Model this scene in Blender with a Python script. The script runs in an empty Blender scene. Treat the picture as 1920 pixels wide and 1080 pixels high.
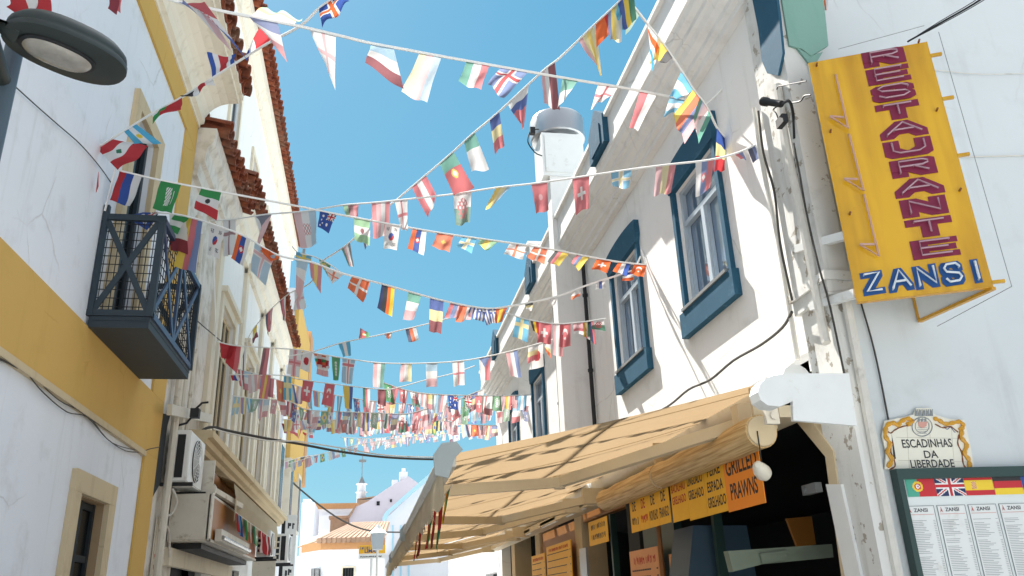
import bpy, bmesh, math, random
from mathutils import Vector, Matrix
random.seed(7)
SC = bpy.context.scene
COL = SC.collection

# ------------------------------------------------------------------ camera
FPX = 1512.0
_Y = Vector((-275, -600, -1512)).normalized()
_Z = Vector((-148, 3880, -1512)); _Z = (_Z - _Z.dot(_Y) * _Y).normalized()
_X = _Y.cross(_Z)
R3 = Matrix((_X, _Y, _Z))            # camera -> world
CAM = Vector((0, 0, 1.6))
cam = bpy.data.cameras.new('camera'); cam.sensor_fit = 'HORIZONTAL'; cam.sensor_width = 36.0
cam.lens = 36.0 * FPX / 1920.0; cam.clip_start = 0.05; cam.clip_end = 3000
cob = bpy.data.objects.new('camera', cam); COL.objects.link(cob)
cob.matrix_world = Matrix.Translation(CAM) @ R3.to_4x4()
SC.camera = cob

# ------------------------------------------------------------------ light
SUN = Vector((-0.20, 0.58, 0.79)).normalized()
elev = math.asin(SUN.z)
SKYLO = (.052, .180, .225); SKYHI = (.025, .142, .226)
W = bpy.data.worlds.new('World'); SC.world = W; W.use_nodes = True
nt = W.node_tree; nt.nodes.clear()
sky = nt.nodes.new('ShaderNodeTexSky'); sky.sky_type = 'NISHITA'; sky.sun_disc = False
sky.sun_elevation = elev; sky.sun_rotation = math.atan2(SUN.x, SUN.y)
sky.air_density = 1.0; sky.dust_density = 0.6; sky.ozone_density = 1.0
# clear-air gradient with height, blended with the physical sky (evens out its glare near the sun)
tc = nt.nodes.new('ShaderNodeTexCoord'); sx = nt.nodes.new('ShaderNodeSeparateXYZ'); nt.links.new(tc.outputs['Generated'], sx.inputs[0])
gr = nt.nodes.new('ShaderNodeValToRGB'); nt.links.new(sx.outputs[2], gr.inputs[0])
ge = gr.color_ramp.elements; ge[0].position = 0.0; ge[0].color = (SKYLO[0], SKYLO[1], SKYLO[2], 1)
ge[1].position = 0.68; ge[1].color = (SKYHI[0], SKYHI[1], SKYHI[2], 1)
e3 = gr.color_ramp.elements.new(0.86); e3.color = (.85, .90, .95, 1)  # bright overhead stop, added above the frame as fill light
mx = nt.nodes.new('ShaderNodeMix'); mx.data_type = 'RGBA'; mx.inputs[0].default_value = 0.9
sc_ = nt.nodes.new('ShaderNodeVectorMath'); sc_.operation = 'SCALE'; sc_.inputs[3].default_value = 1 / 0.15
# paler sky added behind the camera, out of view, to fill the walls
mr = nt.nodes.new('ShaderNodeMapRange'); mr.inputs[1].default_value = 0.0; mr.inputs[2].default_value = -0.5; nt.links.new(sx.outputs[1], mr.inputs[0])
backfill = nt.nodes.new('ShaderNodeMix'); backfill.data_type = 'RGBA'; backfill.inputs[7].default_value = (.20, .22, .25, 1)
nt.links.new(mr.outputs[0], backfill.inputs[0]); nt.links.new(gr.outputs[0], backfill.inputs[6]); nt.links.new(backfill.outputs[2], sc_.inputs[0]); nt.links.new(sky.outputs[0], mx.inputs[6]); nt.links.new(sc_.outputs[0], mx.inputs[7])
bg = nt.nodes.new('ShaderNodeBackground'); bg.inputs[1].default_value = 0.15
wo = nt.nodes.new('ShaderNodeOutputWorld')
nt.links.new(mx.outputs[2], bg.inputs[0]); nt.links.new(bg.outputs[0], wo.inputs[0])
sl = bpy.data.lights.new('sun', 'SUN'); sl.energy = 5.0; sl.angle = math.radians(0.5); sl.color = (1, 0.95, 0.88)
so = bpy.data.objects.new('sun', sl); COL.objects.link(so)
so.rotation_euler = SUN.to_track_quat('Z', 'Y').to_euler()
SC.view_settings.view_transform = 'Standard'; SC.view_settings.look = 'None'
SC.view_settings.gamma = 1.0; SC.view_settings.use_curve_mapping = False
SC.view_settings.exposure = 1.38

# ------------------------------------------------------------------ pixel rays (photo measurements -> metres)
def ray(px, py): return R3 @ Vector((px - 960, 540 - py, -FPX))
def atY(px, py, y):
    d = ray(px, py); return CAM + d * (y / d.y)
def atX(px, py, x):
    d = ray(px, py); return CAM + d * (x / d.x)
def atZ(px, py, z):
    d = ray(px, py); return CAM + d * ((z - CAM.z) / d.z)

# ------------------------------------------------------------------ materials
def s2l(c): return c / 12.92 if c <= 0.04045 else ((c + 0.055) / 1.055) ** 2.4
def H(h):
    h = h.lstrip('#'); return tuple(s2l(int(h[i:i + 2], 16) / 255) for i in (0, 2, 4)) + (1,)
def newmat(name):
    m = bpy.data.materials.new(name); m.use_nodes = True
    b = m.node_tree.nodes['Principled BSDF']; return m, m.node_tree, b
def noise(nt, scale, detail=4, vec=None, rough=0.55):
    n = nt.nodes.new('ShaderNodeTexNoise'); n.inputs['Scale'].default_value = scale
    n.inputs['Detail'].default_value = detail; n.inputs['Roughness'].default_value = rough
    if vec: nt.links.new(vec, n.inputs['Vector'])
    return n
def ramp(nt, fac, p0, p1, c0=(0, 0, 0, 1), c1=(1, 1, 1, 1)):
    r = nt.nodes.new('ShaderNodeValToRGB'); e = r.color_ramp.elements
    e[0].position = p0; e[1].position = p1; e[0].color = c0; e[1].color = c1
    nt.links.new(fac, r.inputs[0]); return r
def mix(nt, fac, a, b, blend='MIX'):
    m = nt.nodes.new('ShaderNodeMix'); m.data_type = 'RGBA'; m.blend_type = blend
    for s, v in ((m.inputs[0], fac), (m.inputs[6], a), (m.inputs[7], b)):
        if isinstance(v, bpy.types.NodeSocket): nt.links.new(v, s)
        else: s.default_value = v
    return m.outputs[2]
def bump(nt, b, h, strength, dist=0.01):
    n = nt.nodes.new('ShaderNodeBump'); n.inputs['Strength'].default_value = strength
    n.inputs['Distance'].default_value = dist
    nt.links.new(h, n.inputs['Height']); nt.links.new(n.outputs[0], b.inputs['Normal'])
def texco(nt, sc=(1, 1, 1)):
    t = nt.nodes.new('ShaderNodeTexCoord'); mp = nt.nodes.new('ShaderNodeMapping')
    mp.inputs['Scale'].default_value = sc; nt.links.new(t.outputs['Object'], mp.inputs[0]); return mp.outputs[0]
def plaster(name, col, dirt='#8a8272', dirtamt=0.35, streak=0.25, peel=0.0, peelcol='#8d8a84', rough=0.9, lo=.55, hi=.8):
    m, nt, b = newmat(name)
    v = texco(nt); vs = texco(nt, (5, 5, .35))
    c = mix(nt, ramp(nt, noise(nt, .7, 5, v).outputs[0], .3, .75).outputs[0], H(col), tuple(x * .93 for x in H(col)[:3]) + (1,))
    n1 = noise(nt, 2.3, 8, v, .65)
    f = ramp(nt, n1.outputs[0], lo, hi, (0, 0, 0, 1), (dirtamt,) * 3 + (1,))
    c = mix(nt, f.outputs[0], c, H(dirt))
    n2 = noise(nt, 1.6, 6, vs, .6)
    f2 = ramp(nt, n2.outputs[0], .56, .82, (0, 0, 0, 1), (streak,) * 3 + (1,))
    c = mix(nt, f2.outputs[0], c, H(dirt))
    if peel > 0:
        n3 = noise(nt, 9.0, 9, v, .62)
        f3 = ramp(nt, n3.outputs[0], .66 - peel * .2, .68 - peel * .2)
        c = mix(nt, f3.outputs[0], c, H(peelcol))
    wv = nt.nodes.new('ShaderNodeMixRGB'); wv.inputs[0].default_value = .12; nt.links.new(v, wv.inputs[1]); nt.links.new(noise(nt, 2.5, 4, v).outputs[1], wv.inputs[2])
    vo = nt.nodes.new('ShaderNodeTexVoronoi'); vo.feature = 'DISTANCE_TO_EDGE'; vo.inputs['Scale'].default_value = .9; nt.links.new(wv.outputs[0], vo.inputs['Vector'])
    cr = ramp(nt, vo.outputs['Distance'], .0015, .006, (1, 1, 1, 1), (0, 0, 0, 1))
    mk = ramp(nt, noise(nt, 1.1, 2, v).outputs[0], .52, .6, (0, 0, 0, 1), (.4, .4, .4, 1))
    mm = nt.nodes.new('ShaderNodeMath'); mm.operation = 'MULTIPLY'; nt.links.new(cr.outputs[0], mm.inputs[0]); nt.links.new(mk.outputs[0], mm.inputs[1])
    c = mix(nt, mm.outputs[0], c, H(dirt))
    nt.links.new(c, b.inputs['Base Color']); b.inputs['Roughness'].default_value = rough
    b.inputs['Specular IOR Level'].default_value = .25
    nb = noise(nt, 26, 6, v, .6); nb2 = noise(nt, 3.2, 3, v)
    a = nt.nodes.new('ShaderNodeMath'); a.operation = 'ADD'
    nt.links.new(nb.outputs[0], a.inputs[0]); nt.links.new(nb2.outputs[0], a.inputs[1])
    bump(nt, b, a.outputs[0], .3, .006)
    return m
def paint(name, col, rough=.5, var=.12, metal=0, sc=9, bmp=.15, wear=None, wamt=.5):
    m, nt, b = newmat(name); v = texco(nt)
    n = noise(nt, sc, 5, v, .6)
    c = mix(nt, n.outputs[0], tuple(x * (1 - var) for x in H(col)[:3]) + (1,), tuple(min(1, x * (1 + var)) for x in H(col)[:3]) + (1,))
    if wear:
        f = ramp(nt, noise(nt, sc * .7, 8, v, .65).outputs[0], .58, .7, (0, 0, 0, 1), (wamt,) * 3 + (1,))
        c = mix(nt, f.outputs[0], c, H(wear))
    nt.links.new(c, b.inputs['Base Color']); b.inputs['Roughness'].default_value = rough
    b.inputs['Metallic'].default_value = metal
    if bmp: bump(nt, b, n.outputs[0], bmp, .004)
    return m
M = {}
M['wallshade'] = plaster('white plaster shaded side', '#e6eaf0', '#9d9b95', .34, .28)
M['yellow'] = plaster('ochre paint', '#d0aa60', '#b08a3c', .3, .25)
M['cornice'] = plaster('cream lime cornice', '#e6dfcf', '#9d8f72', .5, .45)
M['stain'] = plaster('stained white plaster', '#ded9d0', '#8f7f66', .75, .6, lo=.48, hi=.72)
M['white2'] = plaster('upper white plaster', '#e9e9e6', '#a59f92', .25, .25)
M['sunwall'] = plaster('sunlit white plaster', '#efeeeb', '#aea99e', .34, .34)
M['mould'] = plaster('weathered white cornice', '#eaeae7', '#a09c92', .35, .4, lo=.52)
M['endwall'] = plaster('end wall plaster', '#d2d8da', '#9b9d9a', .28, .22)
M['pier'] = plaster('peeling pier plaster', '#d8d8d4', '#8b867b', .6, .45, peel=.35, peelcol='#a39c90')
M['cream'] = plaster('cream stone', '#cdbb9a', '#8a7656', .5, .35)
M['creamlt'] = plaster('pale cream frame', '#ded5c1', '#9a8b70', .45, .4)
M['ground'] = plaster('limestone paving', '#cfcfcd', '#8f8d88', .4, 0)
M['blue'] = paint('blue window surround', '#30586f', .75, .12, wear='#5b8399', wamt=.35, bmp=.5)
M['blue'].node_tree.nodes['Principled BSDF'].inputs['Specular IOR Level'].default_value = .1
M['teal'] = plaster('peeling green paint', '#82a89c', '#4f8a80', .6, .4)
M['tile'] = None
M['navy'] = paint('navy iron', '#26343e', .55, .15)
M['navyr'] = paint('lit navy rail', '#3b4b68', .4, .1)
M['alu'] = paint('white aluminium frame', '#b3c0ca', .4, .05)
M['white'] = paint('white enamel', '#e4e6e4', .45, .05, wear='#b8b2a2', wamt=.4)
M['dirtywhite'] = paint('dirty white enamel', '#cfc9bb', .5, .1, wear='#8c7a5d', wamt=.7)
M['black'] = paint('black rubber', '#15181b', .6, .2)
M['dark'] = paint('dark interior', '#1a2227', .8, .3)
M['grey'] = paint('grey plastic', '#7d8182', .5, .1)
M['lampbody'] = paint('street lamp grey green', '#262e2c', .5, .1)
M['steel'] = paint('galvanised steel', '#b4b6b8', .36, .12, metal=.7, sc=3)
M['rust'] = paint('rusty brown metal', '#8a5a2c', .6, .4, wear='#b98a4a', wamt=.7, sc=4)
M['cable'] = paint('weathered cable', '#3a3834', .7, .2)
M['cablew'] = paint('white painted conduit', '#cfccc4', .6, .15, wear='#8d877b', wamt=.6)
M['cordw'] = paint('white tape', '#e9e9e6', .8, .05)
M['woodroll'] = None
M['maroon'] = paint('maroon lettering', '#7a1b3c', .45, .1)
M['blueletter'] = paint('blue lettering', '#134a86', .45, .1)
M['neon'] = None
M['ink'] = paint('black ink', '#20242c', .6, .1)
M['inkr'] = paint('red ink', '#b02418', .6, .1)
M['inkp'] = paint('pale pink ink', '#cf9a98', .6, .1)
M['inkg'] = paint('grey ink', '#80868a', .6, .1)
M['paper'] = paint('menu paper', '#dfe5e4', .35, .03)
M['boardgreen'] = paint('dark green board frame', '#24403c', .4, .15)
M['cardy'] = paint('yellow card', '#eab21c', .55, .08)
M['cardo'] = paint('orange card', '#ee8a12', .5, .06)
M['cardp'] = paint('peach menu card', '#d99a66', .6, .12)
M['ceramic'] = paint('cream glazed tile', '#e6e3d3', .2, .04)
M['grout'] = paint('tile joint', '#b9b5a4', .8, .05)
M['gold'] = paint('yellow tile ornament', '#cf982a', .25, .25, wear='#8e5a1a', wamt=.5, sc=40)
M['brown'] = paint('brown tile ornament', '#7d4a2a', .25, .2, sc=40)
M['crestg'] = paint('crest grey', '#858b8e', .3, .2, sc=60)
M['pinkt'] = paint('crest pink', '#d09a8c', .3, .1)
M['porcelain'] = paint('white porcelain', '#d8d2c2', .3, .05)
M['brownpanel'] = paint('brown panel', '#9a6428', .45, .25, wear='#6b4a2a', wamt=.6, sc=2)
M['shutter'] = paint('grey roller shutter', '#aeb2b3', .6, .08)
M['lilac'] = plaster('lilac gable plaster', '#c2bcc4', '#a79fa8', .2, .15)
M['ltblue'] = paint('light blue painted cornice', '#a9d4e6', .7, .05)
M['farwhite'] = plaster('far white plaster', '#e6e8ec', '#b8b8b8', .2, .15)
M['terracotta'] = paint('plain brown strip', '#b98a5c', .8, .15)
M['olive'] = paint('olive grey metal', '#6f7a6a', .6, .12)
M['cabinet'] = paint('blue grey cabinet', '#3c5568', .5, .1)
M['polegrey'] = paint('blue grey steel pole', '#4a5a66', .45, .1)
M['polelt'] = paint('pale grey plastic', '#a3aaa8', .5, .1)
M['gapshade'] = paint('painted gap shade', '#2a2f33', .9, .4)  # shade of a narrow gap put into a flat dark colour
M['bluedoor'] = paint('blue painted door leaf', '#3f72a8', .5, .12)
M['brownstone'] = plaster('brown stone reveal', '#a58c6c', '#6e5a44', .5, .3)
M['creambar'] = paint('cream lacquered bar', '#cfc2a6', .5, .08)
M['bulb'] = paint('translucent lamp lens', '#96928a', .12, .45, sc=16)
M['glasslamp'] = M['bulb']

def mk_tile():
    m, nt, b = newmat('terracotta roof tile'); v = texco(nt)
    n = noise(nt, 7, 6, v, .6); n2 = noise(nt, 1.7, 3, v)
    c = mix(nt, ramp(nt, n.outputs[0], .3, .7).outputs[0], H('#5a2a1c'), H('#9c5232'))
    c = mix(nt, ramp(nt, n2.outputs[0], .45, .7, (0, 0, 0, 1), (.75, .75, .75, 1)).outputs[0], c, H('#7d6654'))
    nt.links.new(c, b.inputs[0]); b.inputs['Roughness'].default_value = .85
    bump(nt, b, n.outputs[0], .5, .01); return m
M['tile'] = mk_tile()
def mk_fartile():
    m, nt, b = newmat('weathered roof tile'); v = texco(nt)
    n = noise(nt, 2.5, 6, v, .6)
    c = mix(nt, n.outputs[0], H('#6b5040'), H('#b89a80')); nt.links.new(c, b.inputs[0]); b.inputs['Roughness'].default_value = .9
    return m
M['oldtile'] = mk_fartile()
def mk_wood():
    m, nt, b = newmat('rolled reed blind'); v = texco(nt, (45, 1.3, 45))
    n = noise(nt, 1.6, 4, v, .5)
    c = mix(nt, ramp(nt, n.outputs[0], .35, .65).outputs[0], H('#a8844e'), H('#d3b786'))
    nt.links.new(c, b.inputs[0]); b.inputs['Roughness'].default_value = .6
    bump(nt, b, n.outputs[0], .4, .006); return m
M['woodroll'] = mk_wood()
def mk_cloth(name, col=None, attr=False, tr=.5, fold=True):
    m = bpy.data.materials.new(name); m.use_nodes = True; nt = m.node_tree; nt.nodes.clear()
    o = nt.nodes.new('ShaderNodeOutputMaterial'); d = nt.nodes.new('ShaderNodeBsdfDiffuse'); t = nt.nodes.new('ShaderNodeBsdfTranslucent')
    x = nt.nodes.new('ShaderNodeMixShader'); x.inputs[0].default_value = tr
    if attr:
        a = nt.nodes.new('ShaderNodeAttribute'); a.attribute_name = 'Col'; src = a.outputs[0]
    else:
        n = noise(nt, 3.5, 5, texco(nt), .6)
        src = mix(nt, n.outputs[0], tuple(q * .86 for q in H(col)[:3]) + (1,), H(col))
    nt.links.new(src, d.inputs[0]); nt.links.new(src, t.inputs[0])
    nt.links.new(d.outputs[0], x.inputs[1]); nt.links.new(t.outputs[0], x.inputs[2]); nt.links.new(x.outputs[0], o.inputs[0])
    if fold:
        bn = nt.nodes.new('ShaderNodeBump'); bn.inputs['Strength'].default_value = .35; bn.inputs['Distance'].default_value = .02
        n2 = noise(nt, 6, 3, texco(nt)); nt.links.new(n2.outputs[0], bn.inputs['Height'])
        nt.links.new(bn.outputs[0], d.inputs['Normal']); nt.links.new(bn.outputs[0], t.inputs['Normal'])
    return m
M['flag'] = mk_cloth('printed flag cloth', attr=True, tr=.52)
M['awning'] = mk_cloth('beige awning canvas', '#9a8568', tr=.62)
M['valance'] = mk_cloth('pale awning valance', '#cfc2a8', tr=.35)
M['seam'] = mk_cloth('awning seam', '#a88c5e', tr=.1)
def mk_glass(name, col, rough=.03, metal=.55):
    m, nt, b = newmat(name); v = texco(nt); n = noise(nt, 1.5, 2, v)
    b.inputs['Base Color'].default_value = H(col); b.inputs['Roughness'].default_value = rough
    b.inputs['Metallic'].default_value = metal; bump(nt, b, n.outputs[0], .03, .02); return m
M['glass'] = mk_glass('reflective window glass', '#8fa3b8')
M['glassdk'] = mk_glass('dark window glass', '#12181a', .25, 0)
def mk_neon():
    m, nt, b = newmat('unlit neon tube'); b.inputs['Base Color'].default_value = H('#d8b0a0'); b.inputs['Roughness'].default_value = .12
    b.inputs['Transmission Weight'].default_value = .35; return m
M['glassdk'].node_tree.nodes['Principled BSDF'].inputs['Specular IOR Level'].default_value = .25
M['neon'] = mk_neon(); M['neonm'] = paint('mauve neon tube', '#a3808c', .15, .1)
def mk_neonw():
    m, nt, b = newmat('white neon tube'); b.inputs['Base Color'].default_value = H('#dfe8ee'); b.inputs['Roughness'].default_value = .12
    b.inputs['Transmission Weight'].default_value = .2; return m
M['neonw'] = mk_neonw()
M['neono'] = paint('orange neon tube', '#e2703a', .15, .1)
def mk_signy():
    m, nt, b = newmat('amber acrylic sign face'); v = texco(nt, (3, 3, .4)); n = noise(nt, 1.6, 4, v, .5)
    n2 = noise(nt, 9, 8, texco(nt), .7)
    c = mix(nt, ramp(nt, n.outputs[0], .35, .62).outputs[0], H('#b5810e'), H('#dcaa1e'))
    c = mix(nt, ramp(nt, n2.outputs[0], .62, .75, (0, 0, 0, 1), (.35,) * 3 + (1,)).outputs[0], c, H('#a87818'))
    nt.links.new(c, b.inputs[0]); b.inputs['Roughness'].default_value = .22
    b.inputs['Coat Weight'].default_value = .4; b.inputs['Coat Roughness'].default_value = .08
    bump(nt, b, n.outputs[0], .25, .03); return m
M['signy'] = mk_signy()

# ------------------------------------------------------------------ geometry helpers
class Pl:                       # a plane frame: u along, v up, n outwards
    def __init__(s, O, U, N, V=(0, 0, 1)):
        s.O = Vector(O); s.U = Vector(U).normalized(); s.V = Vector(V).normalized(); s.N = Vector(N).normalized()
    def pt(s, u, v, d=0): return s.O + s.U * u + s.V * v + s.N * d
    def uv(s, px, py, d=0):
        r = ray(px, py); O = s.O + s.N * d; t = (O - CAM).dot(s.N) / r.dot(s.N); q = CAM + r * t - O
        return q.dot(s.U), q.dot(s.V)
    def px(s, px, py, d=0):
        u, v = s.uv(px, py, d); return s.pt(u, v, d)
class MB:
    def __init__(s): s.v = []; s.f = []; s.m = []
    def face(s, pts, mi=0):
        i = len(s.v); s.v += [Vector(p) for p in pts]; s.f.append(tuple(range(i, i + len(pts)))); s.m.append(mi)
    def hexa(s, c, mi=0):       # 8 corners: bottom 4, top 4
        i = len(s.v); s.v += [Vector(p) for p in c]
        for q in ((0, 3, 2, 1), (4, 5, 6, 7), (0, 1, 5, 4), (1, 2, 6, 5), (2, 3, 7, 6), (3, 0, 4, 7)):
            s.f.append(tuple(i + k for k in q)); s.m.append(mi)
    def box(s, x0, x1, y0, y1, z0, z1, mi=0):
        s.hexa([(x0, y0, z0), (x1, y0, z0), (x1, y1, z0), (x0, y1, z0), (x0, y0, z1), (x1, y0, z1), (x1, y1, z1), (x0, y1, z1)], mi)
    def pbox(s, P, u0, u1, v0, v1, d0, d1, mi=0):
        s.hexa([P.pt(u0, v0, d0), P.pt(u1, v0, d0), P.pt(u1, v0, d1), P.pt(u0, v0, d1),
                P.pt(u0, v1, d0), P.pt(u1, v1, d0), P.pt(u1, v1, d1), P.pt(u0, v1, d1)], mi)
    def bar(s, a, b, w, h, mi=0, up=(0, 0, 1)):
        a = Vector(a); b = Vector(b); d = (b - a).normalized(); up = Vector(up)
        if abs(d.dot(up)) > .98: up = Vector((1, 0, 0))
        sd = d.cross(up).normalized(); u2 = sd.cross(d).normalized(); sd *= w / 2; u2 *= h / 2
        s.hexa([a - sd - u2, a + sd - u2, b + sd - u2, b - sd - u2, a - sd + u2, a + sd + u2, b + sd + u2, b - sd + u2], mi)
    def tube(s, pts, r, n=8, mi=0, caps=True, rs=None):
        pts = [Vector(p) for p in pts]; rings = []; prev = None
        for k, p in enumerate(pts):
            d = (pts[min(k + 1, len(pts) - 1)] - pts[max(k - 1, 0)])
            if d.length < 1e-9: d = Vector((0, 0, 1))
            d.normalize()
            if prev is None:
                a = Vector((0, 0, 1)) if abs(d.z) < .9 else Vector((1, 0, 0)); e = d.cross(a).normalized()
            else:
                e = (prev - d * prev.dot(d)).normalized()
            prev = e; g = d.cross(e); rr = rs[k] if rs else r; i = len(s.v)
            s.v += [p + (e * math.cos(2 * math.pi * j / n) + g * math.sin(2 * math.pi * j / n)) * rr for j in range(n)]
            rings.append(i)
        for a, b in zip(rings, rings[1:]):
            for j in range(n):
                s.f.append((a + j, a + (j + 1) % n, b + (j + 1) % n, b + j)); s.m.append(mi)
        if caps:
            s.f.append(tuple(rings[0] + j for j in range(n))[::-1]); s.m.append(mi)
            s.f.append(tuple(rings[-1] + j for j in range(n))); s.m.append(mi)
    def prism(s, pts, off, mi=0):
        pts = [Vector(p) for p in pts]; off = Vector(off); n = len(pts); i = len(s.v)
        s.v += pts + [p + off for p in pts]
        s.f.append(tuple(range(i, i + n))); s.m.append(mi); s.f.append(tuple(range(i + n, i + 2 * n))[::-1]); s.m.append(mi)
        for j in range(n): s.f.append((i + j, i + n + j, i + n + (j + 1) % n, i + (j + 1) % n)); s.m.append(mi)
    def profile(s, prof, y0, y1, mi=0):      # (x,z) polygon swept along y
        s.prism([(x, y0, z) for x, z in prof], (0, y1 - y0, 0), mi)
    def build(s, name, mats, parent=None, smooth=False, fix=True):
        root = origin(parent) if parent else None
        if parent is None:
            c = Vector((0, 0, 0))
            xs = [v.x for v in s.v]; ys = [v.y for v in s.v]; zs = [v.z for v in s.v]
            root = Vector(((min(xs) + max(xs)) / 2, (min(ys) + max(ys)) / 2, min(zs)))
        me = bpy.data.meshes.new(name); me.from_pydata([v - root for v in s.v], [], s.f)
        if not isinstance(mats, (list, tuple)): mats = [mats]
        for k in mats: me.materials.append(M[k] if isinstance(k, str) else k)
        me.polygons.foreach_set('material_index', s.m)
        if smooth: me.polygons.foreach_set('use_smooth', [True] * len(s.f))
        if fix:
            bm = bmesh.new(); bm.from_mesh(me); bmesh.ops.recalc_face_normals(bm, faces=bm.faces); bm.to_mesh(me); bm.free()
        if smooth:
            try: me.set_sharp_from_angle(angle=math.radians(40))
            except Exception: pass
        o = bpy.data.objects.new(name, me); COL.objects.link(o)
        if parent: o.parent = parent; ORG[o.name] = root
        else: o.location = root; ORG[o.name] = root.copy()
        return o
ORG = {}
def origin(o): return ORG[o.name]
def thing(name, loc, label, cat, group=None):
    o = bpy.data.objects.new(name, None); o.empty_display_size = .2; COL.objects.link(o); o.location = Vector(loc)
    ORG[o.name] = Vector(loc); tag(o, label, cat, group); return o
def tag(o, label, cat, group=None, kind=None):
    o['label'] = label; o['category'] = cat
    if group: o['group'] = group
    if kind: o['kind'] = kind
    return o
def struct(o): o['kind'] = 'structure'; return o
def copy_tree(o, off):
    c = o.copy(); COL.objects.link(c); c.location = o.location + Vector(off); ORG[c.name] = ORG[o.name] + Vector(off)
    for ch in list(o.children):
        d = ch.copy(); COL.objects.link(d); d.parent = c
        for g in list(ch.children):
            e = g.copy(); COL.objects.link(e); e.parent = d
    return c
def smudge(parent, P, u0, u1, v, h, d, mat, seed=1):
    """a line of print too worn or small to read: uneven short strokes"""
    x = MB(); rd = random.Random(seed); u = u0
    while u < u1 - h * .3:
        w_ = h * rd.uniform(.25, .5); b_ = v + h * rd.uniform(0, .15); x.pbox(P, u, min(u + w_ * .45, u1), b_, b_ + h * rd.uniform(.7, .9), d, d + .0012)
        if rd.random() < .6: x.pbox(P, u + w_ * .46, min(u + w_, u1), b_ + h * rd.uniform(0, .6), b_ + h * .75, d, d + .001)
        u += w_ * 1.35 + (h * .4 if rd.random() < .12 else 0)
    return x.build('worn_print', mat, parent)
def text(parent, s, P, u, v, d, h, mat, name='lettering', w=None, align='LEFT', bold=0, ext=.001, flip=1, rot=0, skew=0):
    """flat raised lettering on plane P, baseline-left at (u,v); flip=-1 when reading direction runs against U"""
    cu = bpy.data.curves.new('t', 'FONT'); cu.body = s; cu.size = 1; cu.offset = bold; cu.extrude = 0; cu.resolution_u = 3
    to = bpy.data.objects.new('t', cu); COL.objects.link(to); bpy.context.view_layer.update()
    me = bpy.data.meshes.new_from_object(to.evaluated_get(bpy.context.evaluated_depsgraph_get()))
    bpy.data.objects.remove(to); bpy.data.curves.remove(cu)
    if not me.vertices: return None
    xs = [q.co.x for q in me.vertices]; ys = [q.co.y for q in me.vertices]
    x0, x1, y0, y1 = min(xs), max(xs), min(ys), max(ys)
    sy = h / (y1 - y0); sx = (w / (x1 - x0)) if w else sy
    tot = (x1 - x0) * sx; sh = {'LEFT': 0, 'CENTER': -tot / 2, 'RIGHT': -tot}[align]
    r0 = origin(parent); cr, sr = math.cos(rot), math.sin(rot)
    for q in me.vertices:
        a = (q.co.x - x0) * sx + sh; b = (q.co.y - y0) * sy
        a, b = a * cr - b * sr, a * sr + b * cr
        q.co = P.pt(u + flip * a, v + b, d + ext) - r0
    me.materials.clear(); me.materials.append(M[mat]); me.name = name
    o = bpy.data.objects.new(name, me); COL.objects.link(o); o.parent = parent; ORG[o.name] = r0
    return o
def wall(mb, P, u0, u1, v0, v1, holes, depth, mi=0, d=0):
    """wall sheet with rectangular openings (u0,u1,v0,v1) and their reveals"""
    us = sorted(set([u0, u1] + [h[k] for h in holes for k in (0, 1)])); vs = sorted(set([v0, v1] + [h[k] for h in holes for k in (2, 3)]))
    us = [x for x in us if u0 <= x <= u1]; vs = [x for x in vs if v0 <= x <= v1]
    for a, b in zip(us, us[1:]):
        for c, e in zip(vs, vs[1:]):
            cu, cv = (a + b) / 2, (c + e) / 2
            if any(h[0] < cu < h[1] and h[2] < cv < h[3] for h in holes): continue
            mb.face([P.pt(a, c, d), P.pt(b, c, d), P.pt(b, e, d), P.pt(a, e, d)], mi)
    for h in holes:
        a, b, c, e = h[:4]; D = d - depth
        mb.face([P.pt(a, c, d), P.pt(a, e, d), P.pt(a, e, D), P.pt(a, c, D)], mi)
        mb.face([P.pt(b, c, d), P.pt(b, c, D), P.pt(b, e, D), P.pt(b, e, d)], mi)
        mb.face([P.pt(a, e, d), P.pt(b, e, d), P.pt(b, e, D), P.pt(a, e, D)], mi)
        mb.face([P.pt(a, c, d), P.pt(a, c, D), P.pt(b, c, D), P.pt(b, c, d)], mi)
def back(mb, x0, x1, y0, y1, z0, z1, skip, mi=0):
    """remaining faces of a building block, without the facade on side 'skip' ('x0' or 'x1')"""
    c = [(x0, y0), (x1, y0), (x1, y1), (x0, y1)]
    sides = {'y0': (0, 1), 'x1': (1, 2), 'y1': (2, 3), 'x0': (3, 0)}
    for k, (a, b) in sides.items():
        if k in skip: continue
        mb.face([(*c[a], z0), (*c[b], z0), (*c[b], z1), (*c[a], z1)], mi)
    mb.face([(*p, z1) for p in c], mi)
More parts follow.
